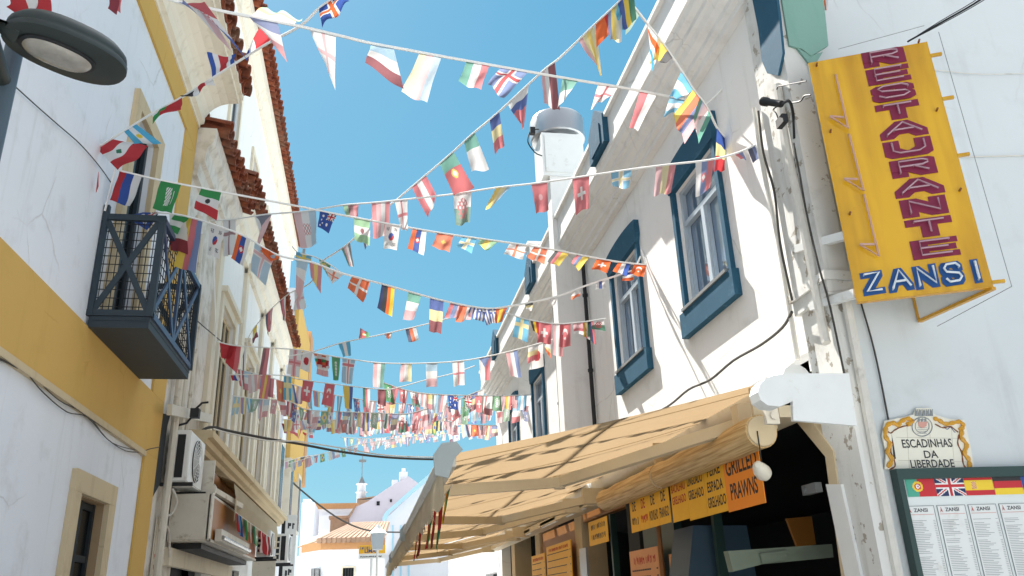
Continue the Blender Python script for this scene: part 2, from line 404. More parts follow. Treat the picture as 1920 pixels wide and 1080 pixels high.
def tiles(x_edge, x_back, z_edge, z_back, y0, y1, pitch=.22, r=.1, courses=2, jitter=.012):
    """barrel roof tiles running from the eave edge up the slope"""
    mb = MB(); n = int((y1 - y0) / pitch); L = Vector((x_back - x_edge, 0, z_back - z_edge)); ln = L.length; L.normalize()
    up = L.cross(Vector((0, 1, 0))); up = up if up.z > 0 else -up
    for k in range(n + 1):
        for c in range(courses):
            for typ in (0, 1):
                yc = y0 + (k + .5 * typ) * pitch + random.uniform(-jitter, jitter)
                if yc > y1: continue
                off = random.uniform(-.03, .03) + (0.04 if typ == 0 else 0)
                a = Vector((x_edge, yc, z_edge)) + L * (c * ln / courses - off) + up * (random.uniform(-.008, .008) + .02 * (1 if typ == 0 else 0))
                b = Vector((x_edge, yc, z_edge)) + L * ((c + 1) * ln / courses + .06) + up * (-.03)
                seg = 7; th = .016
                def arc(p, rr, s_):
                    out = []
                    for j in range(seg + 1):
                        t = math.pi * j / seg
                        o = math.sin(t) * rr * s_ + (0 if s_ > 0 else .03)
                        out.append(p + Vector((0, -math.cos(t) * rr, 0)) + up * o)
                    return out
                s_ = 1 if typ == 0 else -1
                A = arc(a, r, s_); A2 = arc(a, r - th, s_); B = arc(b, r * .85, s_); B2 = arc(b, (r - th) * .85, s_)
                for j in range(seg):
                    mb.face([A[j], A[j + 1], B[j + 1], B[j]]); mb.face([A2[j], B2[j], B2[j + 1], A2[j + 1]])
                    mb.face([A[j], A2[j], A2[j + 1], A[j + 1]])
    return mb
def smooth_path(pts, n=6):
    """Catmull-Rom through points"""
    pts = [Vector(p) for p in pts]
    if len(pts) < 3: return [pts[0].lerp(pts[-1], k / n) for k in range(n + 1)]
    P = [2 * pts[0] - pts[1]] + pts + [2 * pts[-1] - pts[-2]]; out = []
    for i in range(1, len(P) - 2):
        for k in range(n):
            t = k / n; a, b, c, d = P[i - 1:i + 3]
            out.append(.5 * ((2 * b) + (c - a) * t + (2 * a - 5 * b + 4 * c - d) * t * t + (3 * b - a - 3 * c + d) * t ** 3))
    return out + [pts[-1]]

LF = Pl((-2.6, 0, 0), (0, 1, 0), (1, 0, 0))
RF = Pl((3.0, 0, 0), (0, 1, 0), (-1, 0, 0))
_a = math.radians(4)
EW = Pl((3.0, 4.62, 0), (math.cos(_a), -math.sin(_a), 0), (-math.sin(_a), -math.cos(_a), 0))
# ================================================================== SETTING: ground
g = MB(); g.box(-160, 160, -60, 400, -.3, -.05); struct(g.build('ground', 'ground'))
g = MB(); g.box(-2.6, 3.0, -40, 60, -.05, 0.0)
for y in range(-5, 40, 2): g.box(-.18, .18, y, y + 1.96, 0.0, .004)
struct(g.build('street', 'ground'))

# ================================================================== LEFT BUILDING 1 (ochre trim, balcony)
b1 = thing('house', (-2.6, 5, 0), 'near white house on the left with ochre bands and an iron balcony', 'house')
DW = LF.uv(142, 920)[0]; 
door = (8.0, 8.86, 0.9, 2.66); bdoor = (8.0, 8.78, 4.1, 6.72)
w = MB(); wall(w, LF, -6, 10.55, 0, 8.3, [door, bdoor], .12); back(w, -9, -2.6, -6, 10.55, 0, 8.3, ('x1',))
w.build('wall', 'wallshade', b1)
t = MB(); t.pbox(LF, -6, 10.58, 3.39, 4.09, .001, .03); t.pbox(LF, 10.0, 10.58, 0, 3.388, .001, .03); t.pbox(LF, 10.0, 10.58, 4.092, 7.748, .001, .03)
t.pbox(LF, -6, 10.58, 7.75, 8.15, .001, .032)
t.build('ochre_band', 'yellow', b1)
t = MB(); t.pbox(LF, -6, 9.99, 3.33, 3.388, .001, .045); t.build('band_moulding', 'cream', b1)
# cove cornice
prof = [(-2.6, 8.15), (-2.55, 8.15), (-2.55, 8.2), (-2.5, 8.22)]
for k in range(7):
    a = k / 6 * math.pi / 2; prof.append((-2.5 + .42 * (1 - math.cos(a)), 8.24 + .36 * math.sin(a)))
prof += [(-2.05, 8.6), (-2.05, 8.66), (-1.99, 8.66), (-1.99, 8.74), (-2.6, 8.74)]
t = MB(); t.profile(prof, -6, 10.6); t.build('cornice', 'cornice', b1)
tiles(-1.93, -3.4, 8.76, 9.25, -4, 10.6, .26, .12, 2, .02).build('roof_tiles', 'tile', b1, smooth=True)
t = MB(); t.prism([(-1.98, -6, 8.742), (-1.98, 10.6, 8.742), (-5.5, 10.6, 10.1), (-5.5, -6, 10.1)], (0, 0, .06)); t.build('roof', 'tile', b1)

# stone window on the ground floor
wn = MB(); fr = .17
o_ = (7.8, 9.07, .75, 2.85)
wn.pbox(LF, o_[0], o_[1], door[3], o_[3], .001, .05); wn.pbox(LF, o_[0], door[0], .9, door[3] - .002, .001, .05); wn.pbox(LF, door[1], o_[1], .9, door[3] - .002, .001, .05)
wn.pbox(LF, o_[0] - .04, o_[1] + .04, .74, .898, .001, .09)
wf = wn.build('window', 'cream', b1)
x = MB(); x.pbox(LF, door[0], door[1], door[2], door[3], -.118, -.105); x.build('pane', 'glassdk', wf)
x = MB()
for a, b in ((door[0] + .002, door[0] + .07), (8.4, 8.47), (door[1] - .07, door[1] - .002)): x.pbox(LF, a, b, door[2], door[3], -.103, -.075)
for z in (1.5, 2.1, 2.58): x.pbox(LF, door[0] + .07, door[1] - .07, z, z + .06, -.102, -.08)
x.build('frame', 'dark', wf)
x = MB(); x.pbox(LF, door[1] - .012, door[1] - .001, door[2], door[3], -.104, .0); x.pbox(LF, door[0], door[1] - .013, door[3] - .012, door[3] - .001, -.104, .0); x.build('reveal', 'brownstone', wf)
# balcony door
wn = MB(); o_ = (7.85, 9.0, 4.1, 6.9)
wn.pbox(LF, o_[0], o_[1], bdoor[3], o_[3], .001, .06); wn.pbox(LF, o_[0], bdoor[0], 4.12, bdoor[3] - .002, .001, .06); wn.pbox(LF, bdoor[1], o_[1], 4.12, bdoor[3] - .002, .001, .06)
wf = wn.build('balcony_door', 'cream', b1)
x = MB(); x.pbox(LF, bdoor[0], bdoor[1], 4.12, 6.72, -.118, -.105); x.build('pane', 'glassdk', wf)
x = MB(); x.pbox(LF, 8.09, 8.33, 4.2, 6.6, -.102, -.085); x.build('door_leaf', 'bluedoor', wf)
x = MB()
for a, b in ((8.002, 8.08), (8.34, 8.44), (8.70, 8.778)): x.pbox(LF, a, b, 4.12, 6.72, -.103, -.06)
for z in (4.2, 5.1, 6.64): x.pbox(LF, 8.08, 8.70, z, z + .07, -.102, -.07)
x.build('frame', 'navy', wf)
# balcony
bal = thing('balcony', (-2.6, 8.4, 4.1), 'temp', 'temp'); bal.parent = b1; bal.location = Vector((-2.6, 8.4, 4.1)) - ORG[b1.name]
for k in ('label', 'category'): del bal[k]
XO, Y0, Y1, ZB, ZT = -2.05, 7.53, 9.35, 4.1, 5.2
x = MB(); x.box(-2.58, XO, Y0, Y1, ZB - .02, ZB + .05); x.box(-2.575, XO + .005, Y0 - .005, Y1 + .005, ZB + .05, ZB + .09)
x.build('floor_plate', 'navy', bal)
x = MB()
rw = .075
def xbrace(mb, a, b, c, d):      # rectangle corners a(bottom l) b(bottom r) c(top r) d(top l)
    a, b, c, d = map(Vector, (a, b, c, d)); e = (b - a).cross(d - a).normalized() * .004
    mb.bar(a, c, .018, .055, up=(d - a)); mb.bar(b + e, d + e, .018, .055, up=(d - a))
for y in (Y0, Y1):
    x = MB(); x.bar((-2.57, y, ZB + .09), (-2.57, y, ZT + (.12 if y == Y0 else 0)), .05, .05, up=(0, 1, 0)); x.bar((XO, y, ZB + .09), (XO, y, ZT), .06, .06, up=(0, 1, 0))
    x.box(-2.6, XO + .03, y - .02, y + .02, ZT - .03, ZT + .03); x.box(-2.6, XO + .03, y - .018, y + .018, ZB + .092, ZB + .15)
    xbrace(x, (-2.55, y, ZB + .15), (XO - .03, y, ZB + .15), (XO - .03, y, ZT - .03), (-2.55, y, ZT - .03)); x.build('side_railing', 'navy', bal)
x = MB()
x.box(XO - .02, XO + .025, Y0 + .03, Y1 - .03, ZT - .03, ZT + .028); x.box(XO - .018, XO + .022, Y0 + .03, Y1 - .03, ZB + .092, ZB + .15)
for k in range(2):
    ya = Y0 + .04 + k * (Y1 - Y0 - .04) / 2; yb = Y0 + (k + 1) * (Y1 - Y0) / 2 - .02
    xbrace(x, (XO + .003, ya, ZB + .15), (XO + .003, yb, ZB + .15), (XO + .003, yb, ZT - .03), (XO + .003, ya, ZT - .03))
x.bar((XO, (Y0 + Y1) / 2, ZB + .15), (XO, (Y0 + Y1) / 2, ZT - .03), .03, .05, up=(0, 1, 0))
x.build('front_railing', 'navyr', bal)
x = MB(); wr = .0035; st = .085
for y in (Y0, Y1):
    k = -2.53
    while k < XO - .03: x.bar((k, y + .012, ZB + .12), (k, y + .012, ZT), wr * 2, wr * 2, up=(0, 1, 0)); k += st * .62
    z = ZB + .19
    while z < ZT: x.bar((-2.57, y + .016, z), (XO, y + .016, z), wr * 2, wr * 2); z += st
y = Y0 + .05
while y < Y1: x.bar((XO - .012, y, ZB + .12), (XO - .012, y, ZT), wr * 2, wr * 2, up=(0, 1, 0)); y += st
z = ZB + .19
while z < ZT: x.bar((XO - .016, Y0, z), (XO - .016, Y1, z), wr * 2, wr * 2); z += st
x.build('wire_mesh', 'black', bal)

# ================================================================== LEFT BUILDING 2 (stained, shop below)
b2 = thing('shop_house', (-2.6, 16, 0), 'weathered cream and white house beyond the ochre one with tile eaves and a shop below', 'house')
wins = [(13.75, 15.1, 4.15, 6.6), (16.7, 17.9, 4.15, 6.6), (19.2, 20.3, 4.15, 6.6), (21.5, 22.5, 4.15, 6.6)]
gd = [(12.1, 14.3, 0, 2.35), (15.2, 16.4, 0, 2.4), (17.2, 18.4, 0, 2.4), (19.8, 21.2, 0, 2.3)]
w = MB(); wall(w, LF, 10.6, 13.3, 0, 8.1, [(12.1, 13.3, 0, 2.35)], .3); w.build('stained_wall', 'stain', b2)
w = MB(); wall(w, LF, 13.3, 23.6, 0, 8.6, wins + [(13.3, 14.3, 0, 2.35)] + gd[1:], .1); back(w, -9, -2.6, 10.62, 23.6, 0, 8.1, ('x1',)); w.build('wall', 'white2', b2)
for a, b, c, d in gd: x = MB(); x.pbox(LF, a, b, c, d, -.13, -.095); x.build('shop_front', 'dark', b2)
for (a, b, c, d) in wins:
    x = MB(); f = .16
    x.pbox(LF, a - f, a, c, d + f, .001, .05); x.pbox(LF, b, b + f, c, d + f, .001, .05); x.pbox(LF, a, b, d, d + f, .001, .048); x.pbox(LF, a - f - .06, b + f + .06, d + f + .002, d + f + .1, .001, .12)
    wf = x.build('window', 'creamlt', b2)
    x = MB(); x.pbox(LF, a, b, c, d, -.098, -.09); x.build('pane', 'glassdk', wf)
    x = MB()
    for k in range(4): q = a + (b - a - .06) * k / 3; x.pbox(LF, q + .001, q + .059, c, d - .001, -.088, -.06)
    for z in (c + .02, c + 1.7, d - .08): x.pbox(LF, a + .06, b - .06, z, z + .07, -.087, -.065)
    x.build('frame', 'cream', wf)
    x = MB()    # slatted shutter leaves
    for q in range(22):
        z = c + .05 + q * (d - c - .1) / 22
        x.pbox(LF, a + .03, a + .03 + (b - a) * .3, z, z + .05, -.058, -.04)
    x.build('shutter', 'creamlt', wf)
# pilasters
for u in (12.95, 15.75, 18.5, 20.75, 23.2):
    x = MB(); x.pbox(LF, u, u + .3, 4.13, 7.6 if u < 13 else 8.0, .001, .07); x.pbox(LF, u - .04, u + .34, 7.3 if u < 13 else 8.0, 7.5 if u < 13 else 8.2, .072, .12); x.build('pilaster', 'creamlt', b2)
# string course / balcony ledge
led = [(-2.6, 3.84), (-2.45, 3.84), (-2.43, 3.9), (-2.36, 3.92), (-2.34, 3.99), (-2.26, 4.0), (-2.26, 4.1), (-2.6, 4.12)]
x = MB(); x.profile(led, 12.3, 24.5); x.build('stone_ledge', 'cream', b2)
# eave cornices + tiles
pa = [(-2.6, 7.4), (-2.52, 7.4), (-2.5, 7.6), (-2.44, 7.62), (-2.42, 7.85), (-2.34, 7.95), (-2.32, 8.17), (-2.6, 8.17)]
x = MB(); x.profile(pa, 10.62, 13.3); x.build('cornice', 'stain', b2)
tiles(-2.18, -3.2, 8.2, 8.55, 10.68, 13.3, .25, .11, 3, .02).build('roof_tiles', 'tile', b2, smooth=True)
pb = [(-2.6, 8.1), (-2.52, 8.1), (-2.5, 8.3), (-2.44, 8.35), (-2.42, 8.55), (-2.34, 8.65), (-2.32, 8.85), (-2.6, 8.85)]
x = MB(); x.profile(pb, 13.3, 23.6); x.build('cornice', 'cornice', b2)
tiles(-2.18, -3.1, 8.88, 9.25, 13.35, 23.6, .25, .11, 2, .02).build('roof_tiles', 'tile', b2, smooth=True)
# dark strip with the gap's shade painted in, drain pipes
x = MB(); x.prism([LF.px(*p, .012) for p in ((303, 775), (318, 778), (312, 800), (306, 850), (300, 905), (283, 935), (280, 905), (290, 850), (293, 810))], (.01, 0, 0)); x.build('dark_gap_shade', 'gapshade', b2)
x = MB(); x.tube([(-2.5, 10.95, 0), (-2.5, 10.95, 6.9)], .05, 8); x.tube([(-2.52, 11.35, 3.9), (-2.52, 11.35, 6.8)], .035, 6); x.tube([(-2.52, 11.75, 3.6), (-2.52, 11.75, 6.0)], .03, 6)
x.build('drain_pipe', 'dirtywhite', b2, smooth=True)

# ================================================================== LEFT BUILDING 3 (tall set back block)
b3 = thing('tall_house', (-3.2, 22, 0), 'tall set back cream house with a long red tile eave against the sky', 'house')
B3 = Pl((-3.2, 0, 0), (0, 1, 0), (1, 0, 0))
w3 = [(15.6, 16.6, 10.6, 12.6), (18.9, 19.9, 10.6, 12.6), (22.2, 23.2, 10.6, 12.6), (25.5, 26.5, 10.6, 12.6)]
w = MB(); wall(w, B3, 13.2, 29.6, 7, 14.7, w3, .08); back(w, -12, -3.2, 13.2, 29.6, 7, 14.7, ('x1',)); w.build('wall', 'white2', b3)
for (a, b, c, d) in w3:
    x = MB(); f = .14
    x.pbox(B3, a - f, a, c - f, d + f, .001, .06); x.pbox(B3, b, b + f, c - f, d + f, .001, .06); x.pbox(B3, a, b, d, d + f, .001, .058); x.pbox(B3, a, b, c - f, c, .001, .09)
    wf = x.build('window', 'creamlt', b3)
    x = MB(); x.pbox(B3, a, b, c, d, -.078, -.07); x.build('pane', 'glassdk', wf)
    x = MB(); x.pbox(B3, a + .001, a + .07, c, d, -.068, -.04); x.pbox(B3, (a + b) / 2 - .04, (a + b) / 2 + .04, c, d, -.068, -.04); x.pbox(B3, b - .07, b - .001, c, d, -.068, -.04); x.build('frame', 'alu', wf)
pc = [(-3.2, 14.2), (-3.12, 14.2), (-3.08, 14.45), (-2.98, 14.5), (-2.96, 14.8), (-3.2, 14.8)]
x = MB(); x.profile(pc, 13.2, 29.6); x.build('cornice', 'cornice', b3)
tiles(-2.78, -3.6, 14.83, 15.15, 13.2, 29.6, .28, .125, 2, .01).build('roof_tiles', 'tile', b3, smooth=True)
x = MB(); x.tube([(-2.75, 29.7, 14.75), (-2.85, 29.75, 10.6)], .06, 8); x.box(-3.1, -2.4, 29.5, 29.9, 10.3, 10.5); x.build('gutter_pipe', 'grey', b3)

# ================================================================== LEFT BUILDING 4 (yellow, beyond)
b4 = thing('yellow_house', (-2.6, 37, 0), 'distant white and ochre house, last on the left side', 'house')
w = MB(); w.box(-9, -2.75, 23.65, 35, 0, 8.4); w.box(-9, -2.752, 27.6, 35, 8.402, 12.3); w.build('wall', 'farwhite', b4)
x = MB(); x.box(-2.74, -2.6, 27.7, 33.38, 6.0, 12.0); 
x.build('ochre_facade', 'yellow', b4)
x = MB(); x.box(-2.9, -2.58, 33.4, 34.8, 6.3, 12.6); x.build('brown_edge', 'terracotta', b4)  # plain brown strip closing the end of the ochre facade
x = MB(); x.box(-2.748, -2.6, 25, 25.3, 0, 8.3); x.build('pilaster', 'farwhite', b4)
for k in range(3):
    y = 24.2 + k * 3.4; x = MB(); x.box(-2.76, -2.72 + .19, y, y + 1.1, 4.2, 6.3); wf = x.build('window', 'creamlt', b4)
    x = MB(); x.box(-2.74, -2.52, y + .15, y + .95, 4.3, 6.15); x.build('pane', 'glassdk', wf)
# ================================================================== RIGHT BUILDING (restaurant)
rb = thing('restaurant_building', (3.0, 12, 0), 'white building on the right with blue window surrounds and a heavy moulded cornice', 'building')
YE = 19.2
rw_ = [(5.92, 6.9, 4.14, 5.42), (8.16, 9.14, 4.14, 5.42), (13.55, 14.5, 4.14, 5.42), (16.2, 17.15, 4.14, 5.42)]
opening = (4.98, YE - .3, 0.0, 3.02)
w = MB(); wall(w, RF, 4.62, YE, 0, 6.25, rw_ + [opening], .2); w.build('street_wall', 'sunwall', rb)
w = MB(); wall(w, EW, 0, 9, 0, 9.0, [], .1); back(w, 3.0, 9, 4.7, YE, 3.1, 6.8, ('x0', 'y0')); w.build('end_wall', 'endwall', rb)
# cornice
P0 = [(3.02, 6.12), (2.93, 6.14), (2.93, 6.2), (2.88, 6.22), (2.88, 6.27), (2.82, 6.31), (2.80, 6.36), (2.76, 6.37), (2.76, 6.42), (2.70, 6.45), (2.68, 6.5), (2.66, 6.51), (2.66, 6.58), (3.02, 6.6)]
x = MB(); x.profile(P0, 4.55, YE + .1); x.build('cornice', 'mould', rb)
# attic parapet with blue roof lights
x = MB(); x.box(2.67, 3.4, 4.6, YE + .1, 6.6, 6.93); x.box(2.62, 3.4, 4.58, YE + .12, 6.932, 6.98); x.build('parapet', 'mould', rb)
for y in (7.85, 12.3, 16.4):
    x = MB(); pr = [(0, 6.6), (.62, 6.6), (.62, 6.98), (.31, 7.22), (0, 6.98)]
    x.prism([(2.60, y + a, b) for a, b in pr], (.3, 0, 0)); wf = x.build('roof_light', 'blue', rb)
    x = MB(); x.prism([(2.585, y + .31 + (a - .31) * .62, 6.64 + (b - 6.6) * .72) for a, b in pr], (.015, 0, 0)); x.build('panel', 'blue', wf)
for k, (a, b, c, d) in enumerate(rw_):
    x = MB(); f = .065
    x.pbox(RF, a - f, a, c, d, .001, .045); x.pbox(RF, b, b + f, c, d, .001, .045)
    # arched blue head
    pts = []
    n = 10
    for j in range(n + 1):
        t = j / n; pts.append((a - f - .04 + (b - a + 2 * f + .08) * t, d + .27 + .045 * math.sin(math.pi * t) ** .8))
    poly = [(a - f - .05, d + .1), (a - f, d), (b + f, d), (b + f + .05, d + .1)] + pts[::-1]
    x.prism([RF.pt(u, v, .001) for u, v in poly], RF.N * .06)
    x.pbox(RF, a - f - .05, b + f + .05, c - .24, c - .002, .001, .07)
    wf = x.build('window', 'blue', rb)
    x = MB(); x.pbox(RF, a, b, c, d, -.10, -.085); x.build('pane', 'glass', wf)
    x = MB(); fr = .042; tz = d - .40
    x.pbox(RF, a + .001, a + fr, c, d, -.083, -.035); x.pbox(RF, b - fr, b - .001, c, d, -.083, -.035)
    x.pbox(RF, a + fr, b - fr, d - fr, d - .001, -.082, -.035); x.pbox(RF, a + fr, b - fr, c + .001, c + fr, -.082, -.035)
    x.pbox(RF, a + fr, b - fr, tz, tz + .05, -.082, -.03); x.pbox(RF, (a + b) / 2 - .035, (a + b) / 2 + .035, c + fr, tz, -.082, -.028)
    for q in (a + fr, (a + b) / 2 + .035): 
        e = q + (b - a) / 2 - fr - .035
        x.pbox(RF, q + .001, q + .03, c + fr, tz, -.081, -.045); x.pbox(RF, e - .03, e - .001, c + fr, tz, -.081, -.045); x.pbox(RF, q + .03, e - .03, c + fr, c + fr + .03, -.080, -.045)
    x.build('frame', 'alu', wf)
    x = MB(); x.pbox(RF, a - .02, b + .02, c, c + .03, -.04, .085); x.build('sill', 'grey', wf)
# corner pier
x = MB(); x.box(2.93, 3.1, 4.5, 4.93, 3.56, 6.1); x.box(2.9, 3.13, 4.47, 4.96, 3.5, 3.56); x.box(2.92, 3.11, 4.49, 4.94, 3.4, 3.498)
x.box(2.95, 3.03, 4.53, 4.9, 0, 3.398)
x.build('corner_pier', 'pier', rb)
x = MB()
x.prism([atX(*p, 2.925) for p in ((1415, 0), (1426, 55), (1433, 115), (1443, 138), (1463, 142), (1472, 100), (1465, 30), (1461, 0), (1452, -40), (1408, -40))], (-.02, 0, 0))
x.build('blue_paint_patch', 'blue', rb)
x = MB(); q = [EW.px(*p, .12) for p in ((1462, -10), (1541, -10), (1551, 88), (1519, 108), (1502, 95), (1478, 88))]; x.prism(q, EW.N * .02)
x.build('green_shutter', 'teal', rb)
x = MB(); q = [EW.px(*p, .115) for p in ((1490, 90), (1519, 108), (1541, 100), (1530, 118), (1519, 126))]; x.prism(q, EW.N * .02); x.build('green_bracket', 'teal', rb)
# interior of the open ground floor
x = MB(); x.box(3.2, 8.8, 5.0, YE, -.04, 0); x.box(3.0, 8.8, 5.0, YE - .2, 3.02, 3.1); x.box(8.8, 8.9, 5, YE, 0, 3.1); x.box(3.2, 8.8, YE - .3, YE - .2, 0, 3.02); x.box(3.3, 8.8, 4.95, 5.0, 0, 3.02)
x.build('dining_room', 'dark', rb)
for y in (9.05, 11.6, 14.6, 17.2):
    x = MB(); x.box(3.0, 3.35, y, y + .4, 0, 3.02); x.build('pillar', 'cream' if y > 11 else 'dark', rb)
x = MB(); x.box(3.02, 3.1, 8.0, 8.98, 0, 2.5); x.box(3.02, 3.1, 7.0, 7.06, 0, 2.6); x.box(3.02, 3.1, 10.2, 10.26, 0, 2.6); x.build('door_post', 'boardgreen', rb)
# chimney duct
ch = thing('chimney_duct', (2.8, 11, 3), 'white boxed kitchen flue on the restaurant wall with a steel drum cowl above the cornice', 'chimney')
x = MB(); x.box(2.6, 3.0, 10.6, 10.88, 3.0, 7.66); x.build('shaft', 'sunwall', ch)
x = MB(); x.box(2.5, 3.16, 10.58, 11.15, 7.662, 8.42); x.box(2.54, 3.12, 10.56, 10.578, 7.72, 8.36); x.build('fan_box', 'white', ch)
x = MB(); n = 28
x.tube([(2.86, 10.98, 8.42), (2.86, 10.98, 8.5)], .3, n); x.tube([(2.86, 10.98, 8.5), (2.86, 10.98, 8.52), (2.86, 10.98, 8.86), (2.86, 10.98, 8.9)], .44, n, rs=[.42, .44, .44, .42]); x.build('cowl', 'steel', ch, smooth=True)
x = MB(); x.tube(smooth_path([(2.49, 10.7, 8.55), (2.36, 10.68, 8.5), (2.3, 10.68, 8.3), (2.4, 10.66, 8.1), (2.5, 10.62, 8.02)]), .01, 6); x.box(2.34, 2.42, 10.64, 10.72, 8.44, 8.55); x.build('cable_loop', 'black', ch)
# black drain pipes on the facade
for (y, z0, z1, r, m, lb) in ((10.35, 3.0, 6.15, .028, 'black', 'thin black drainpipe on the sunlit wall right of the flue'), (12.3, 3.0, 6.15, .02, 'grey', 'thin grey drainpipe on the sunlit wall left of the flue'), (11.62, 3.0, 6.15, .03, 'cablew', 'white painted drainpipe on the wall just beyond the flue')):
    x = MB(); x.tube([(2.95, y, z0), (2.95, y, z1)], r, 8)
    for z in (3.4, 4.5, 5.6): x.tube([(2.95, y, z), (2.95, y, z + .04)], r + .012, 8)
    tag(x.build('drainpipe', m), lb, 'drainpipe')
x = MB(); x.box(2.62, 2.95, 12.45, 12.75, 6.9, 7.35); x.box(2.58, 2.99, 12.41, 12.79, 7.352, 7.4); tag(x.build('small_chimney', 'mould'), 'small square chimney on the parapet behind the flue', 'chimney')

# corner pipes and conduits
def pipe(name, pts, r, m, lb, cat='pipe', group=None, sm=4):
    x = MB(); x.tube(smooth_path(pts, sm) if len(pts) > 2 else pts, r, 7); return tag(x.build(name, m, smooth=True), lb, cat, group)
pipe('conduit', [(2.9, 4.98, 5.15), (2.9, 4.99, 4.6), (2.91, 4.97, 4.0), (2.91, 4.98, 3.1)], .018, 'cablew', 'white conduit running down the left edge of the corner pier')
pipe('conduit', [(2.9, 4.6, 5.1), (2.895, 4.62, 4.6), (2.9, 4.6, 3.95), (2.91, 4.61, 3.2), (2.91, 4.6, 3.1)], .03, 'cablew', 'thick white pipe down the middle of the corner pier')
pipe('cable', [(2.87, 4.87, 5.05), (2.87, 4.9, 4.7), (2.88, 4.86, 4.35), (2.88, 4.9, 3.95), (2.885, 4.88, 3.5)], .009, 'cable', 'black cable looping down the corner pier between the pipes')
pipe('cable', [(2.89, 4.52, 4.55), (2.88, 4.5, 4.3), (2.89, 4.52, 4.0), (2.88, 4.48, 3.6), (2.92, 4.5, 3.3), (2.93, 4.5, 2.8)], .007, 'cable', 'dark cable hanging behind the left edge of the yellow sign')
pipe('conduit', [(3.03, 4.48, 3.35), (3.04, 4.5, 2.8), (3.04, 4.52, 1.8), (3.04, 4.52, 0)], .03, 'cablew', 'white pipe on the pier below the corner, beside the awning end')
pipe('cable', [(3.0 - .12, 4.9, 3.42), (2.93, 5.15, 3.39), (2.93, 5.5, 3.37), (2.93, 6.0, 3.39), (2.93, 6.5, 3.36), (2.93, 7.0, 3.4), (2.94, 7.6, 3.38), (2.94, 8.6, 3.42), (2.95, 10.5, 3.4)], .011, 'cable', 'dark cable bundle strung along the sunlit wall above the awning')
pipe('cable', [EW.px(1703, 690, .02), EW.px(1650, 600, .02) + Vector((0, 0, .2)), EW.px(1628, 560, .02)][:1] + [EW.px(1622, 600, .02), EW.px(1618, 560, .02)], .004, 'cable', 'x', 'x') if False else None
pipe('cable', [EW.px(1612, 560, .02), EW.px(1640, 660, .02), EW.px(1668, 800, .02), EW.px(1678, 860, .03)], .006, 'cable', 'thin dark cable dropping from the yellow sign to the street name tiles')
# wires strung on end wall
pipe('wire', [EW.px(1700, 125, .03), EW.px(1770, 133, .02), EW.px(1840, 139, .03), EW.px(1960, 137, .02)], .004, 'cablew', 'thin wire stretched on the end wall beside the top of the yellow sign', 'wire')
pipe('wire', [EW.px(1770, 295, .02), EW.px(1960, 291, .02)], .006, 'cablew', 'thin wire stretched on the end wall right of the middle of the sign', 'wire')
# heavy cable above the sign
for k, lb in enumerate(('thickest black cable sweeping up to the right above the yellow sign', 'thin black cable just above the thick one over the yellow sign', 'thin black cable just below the thick one over the yellow sign')):
    o = (0, -6, 5)[k]
    pipe('overhead_cable', [atY(1702, 78, 4.3), atY(1760, 45 + o * .6, 4.0), atY(1850, -8 + o, 3.6), atY(1960, -95 + o * 3, 3.0)], (.007, .003, .003)[k], 'black', lb, 'cable')

# floodlight and junction box at the wall
cm = thing('security_camera', (2.9, 5.0, 5.1), 'small black camera on a curved bracket at the corner, dangling its cable plug', 'camera')
c0 = atX(1430, 190, 2.75); c1 = atX(1465, 195, 2.8)
x = MB(); x.tube([c0, c0.lerp(c1, .25), c0.lerp(c1, .3), c1], .03, 10, rs=[.034, .034, .026, .026]); x.build('body', 'black', cm, smooth=True)
x = MB(); x.tube(smooth_path([c1, atX(1480, 190, 2.85), atX(1487, 215, 2.92), atX(1490, 260, 2.93)]), .011, 6); x.build('bracket', 'black', cm)
x = MB(); x.tube(smooth_path([c1, atX(1450, 205, 2.8), atX(1455, 212, 2.8), atX(1460, 225, 2.8)]), .005, 6)
p = atX(1466, 227, 2.8); x.box(p.x - .02, p.x + .02, p.y - .05, p.y + .05, p.z - .035, p.z + .03); x.build('cable_plug', 'black', cm)
cw = atX(1475, 160, 2.9)
pipe('wire', [atX(1460, 192, 2.88), atX(1457, 165, 2.88), atX(1470, 160, 2.88), atX(1512, 152, 2.88)], .005, 'black', 'thin black wire curling above the small camera', 'wire')
pipe('wire', [atX(1480, 193, 2.88), atX(1500, 190, 2.88), atX(1508, 180, 2.88), atX(1520, 178, 2.88)], .006, 'black', 'tangled dark wire beside the top left corner of the yellow sign', 'wire')

# ================================================================== YELLOW NEON SIGN
SG = Pl((2.95, 4.27, 0), (math.cos(math.radians(24.5)), -math.sin(math.radians(24.5)), 0), (-math.sin(math.radians(24.5)), -math.cos(math.radians(24.5)), 0))
tl, bl, tr, br = SG.uv(1515, 125), SG.uv(1610, 573), SG.uv(1733, 72), SG.uv(1865, 530)
SU0, SU1, SV0, SV1 = (tl[0] + bl[0]) / 2, (tr[0] + br[0]) / 2, (bl[1] + br[1]) / 2, (tl[1] + tr[1]) / 2
print('SIGN', SU0, SU1, SV0, SV1, tl, bl, tr, br)
sg = thing('restaurant_sign', SG.pt(SU0, SV0), 'tall wedge shaped yellow sign with maroon and blue neon lettering on the corner', 'sign')
x = MB(); x.pbox(SG, SU0, SU1, SV0, SV1, -.008, 0); x.build('front_face', 'signy', sg)
tip = SG.pt(SU1, SV0); wb = SG.px(1725, 605, 0); wallpt = EW.px(1725, 605, .02)
bd = Vector((wallpt.x, wallpt.y, 0)) - Vector((tip.x, tip.y, 0)); 
BS = Pl((tip.x, tip.y, 0), bd, (bd.cross(Vector((0, 0, 1)))).normalized()); bl_ = bd.length
x = MB(); x.pbox(BS, .01, bl_, SV0, SV1, -.004, .004); x.build('back_face', 'white', sg)
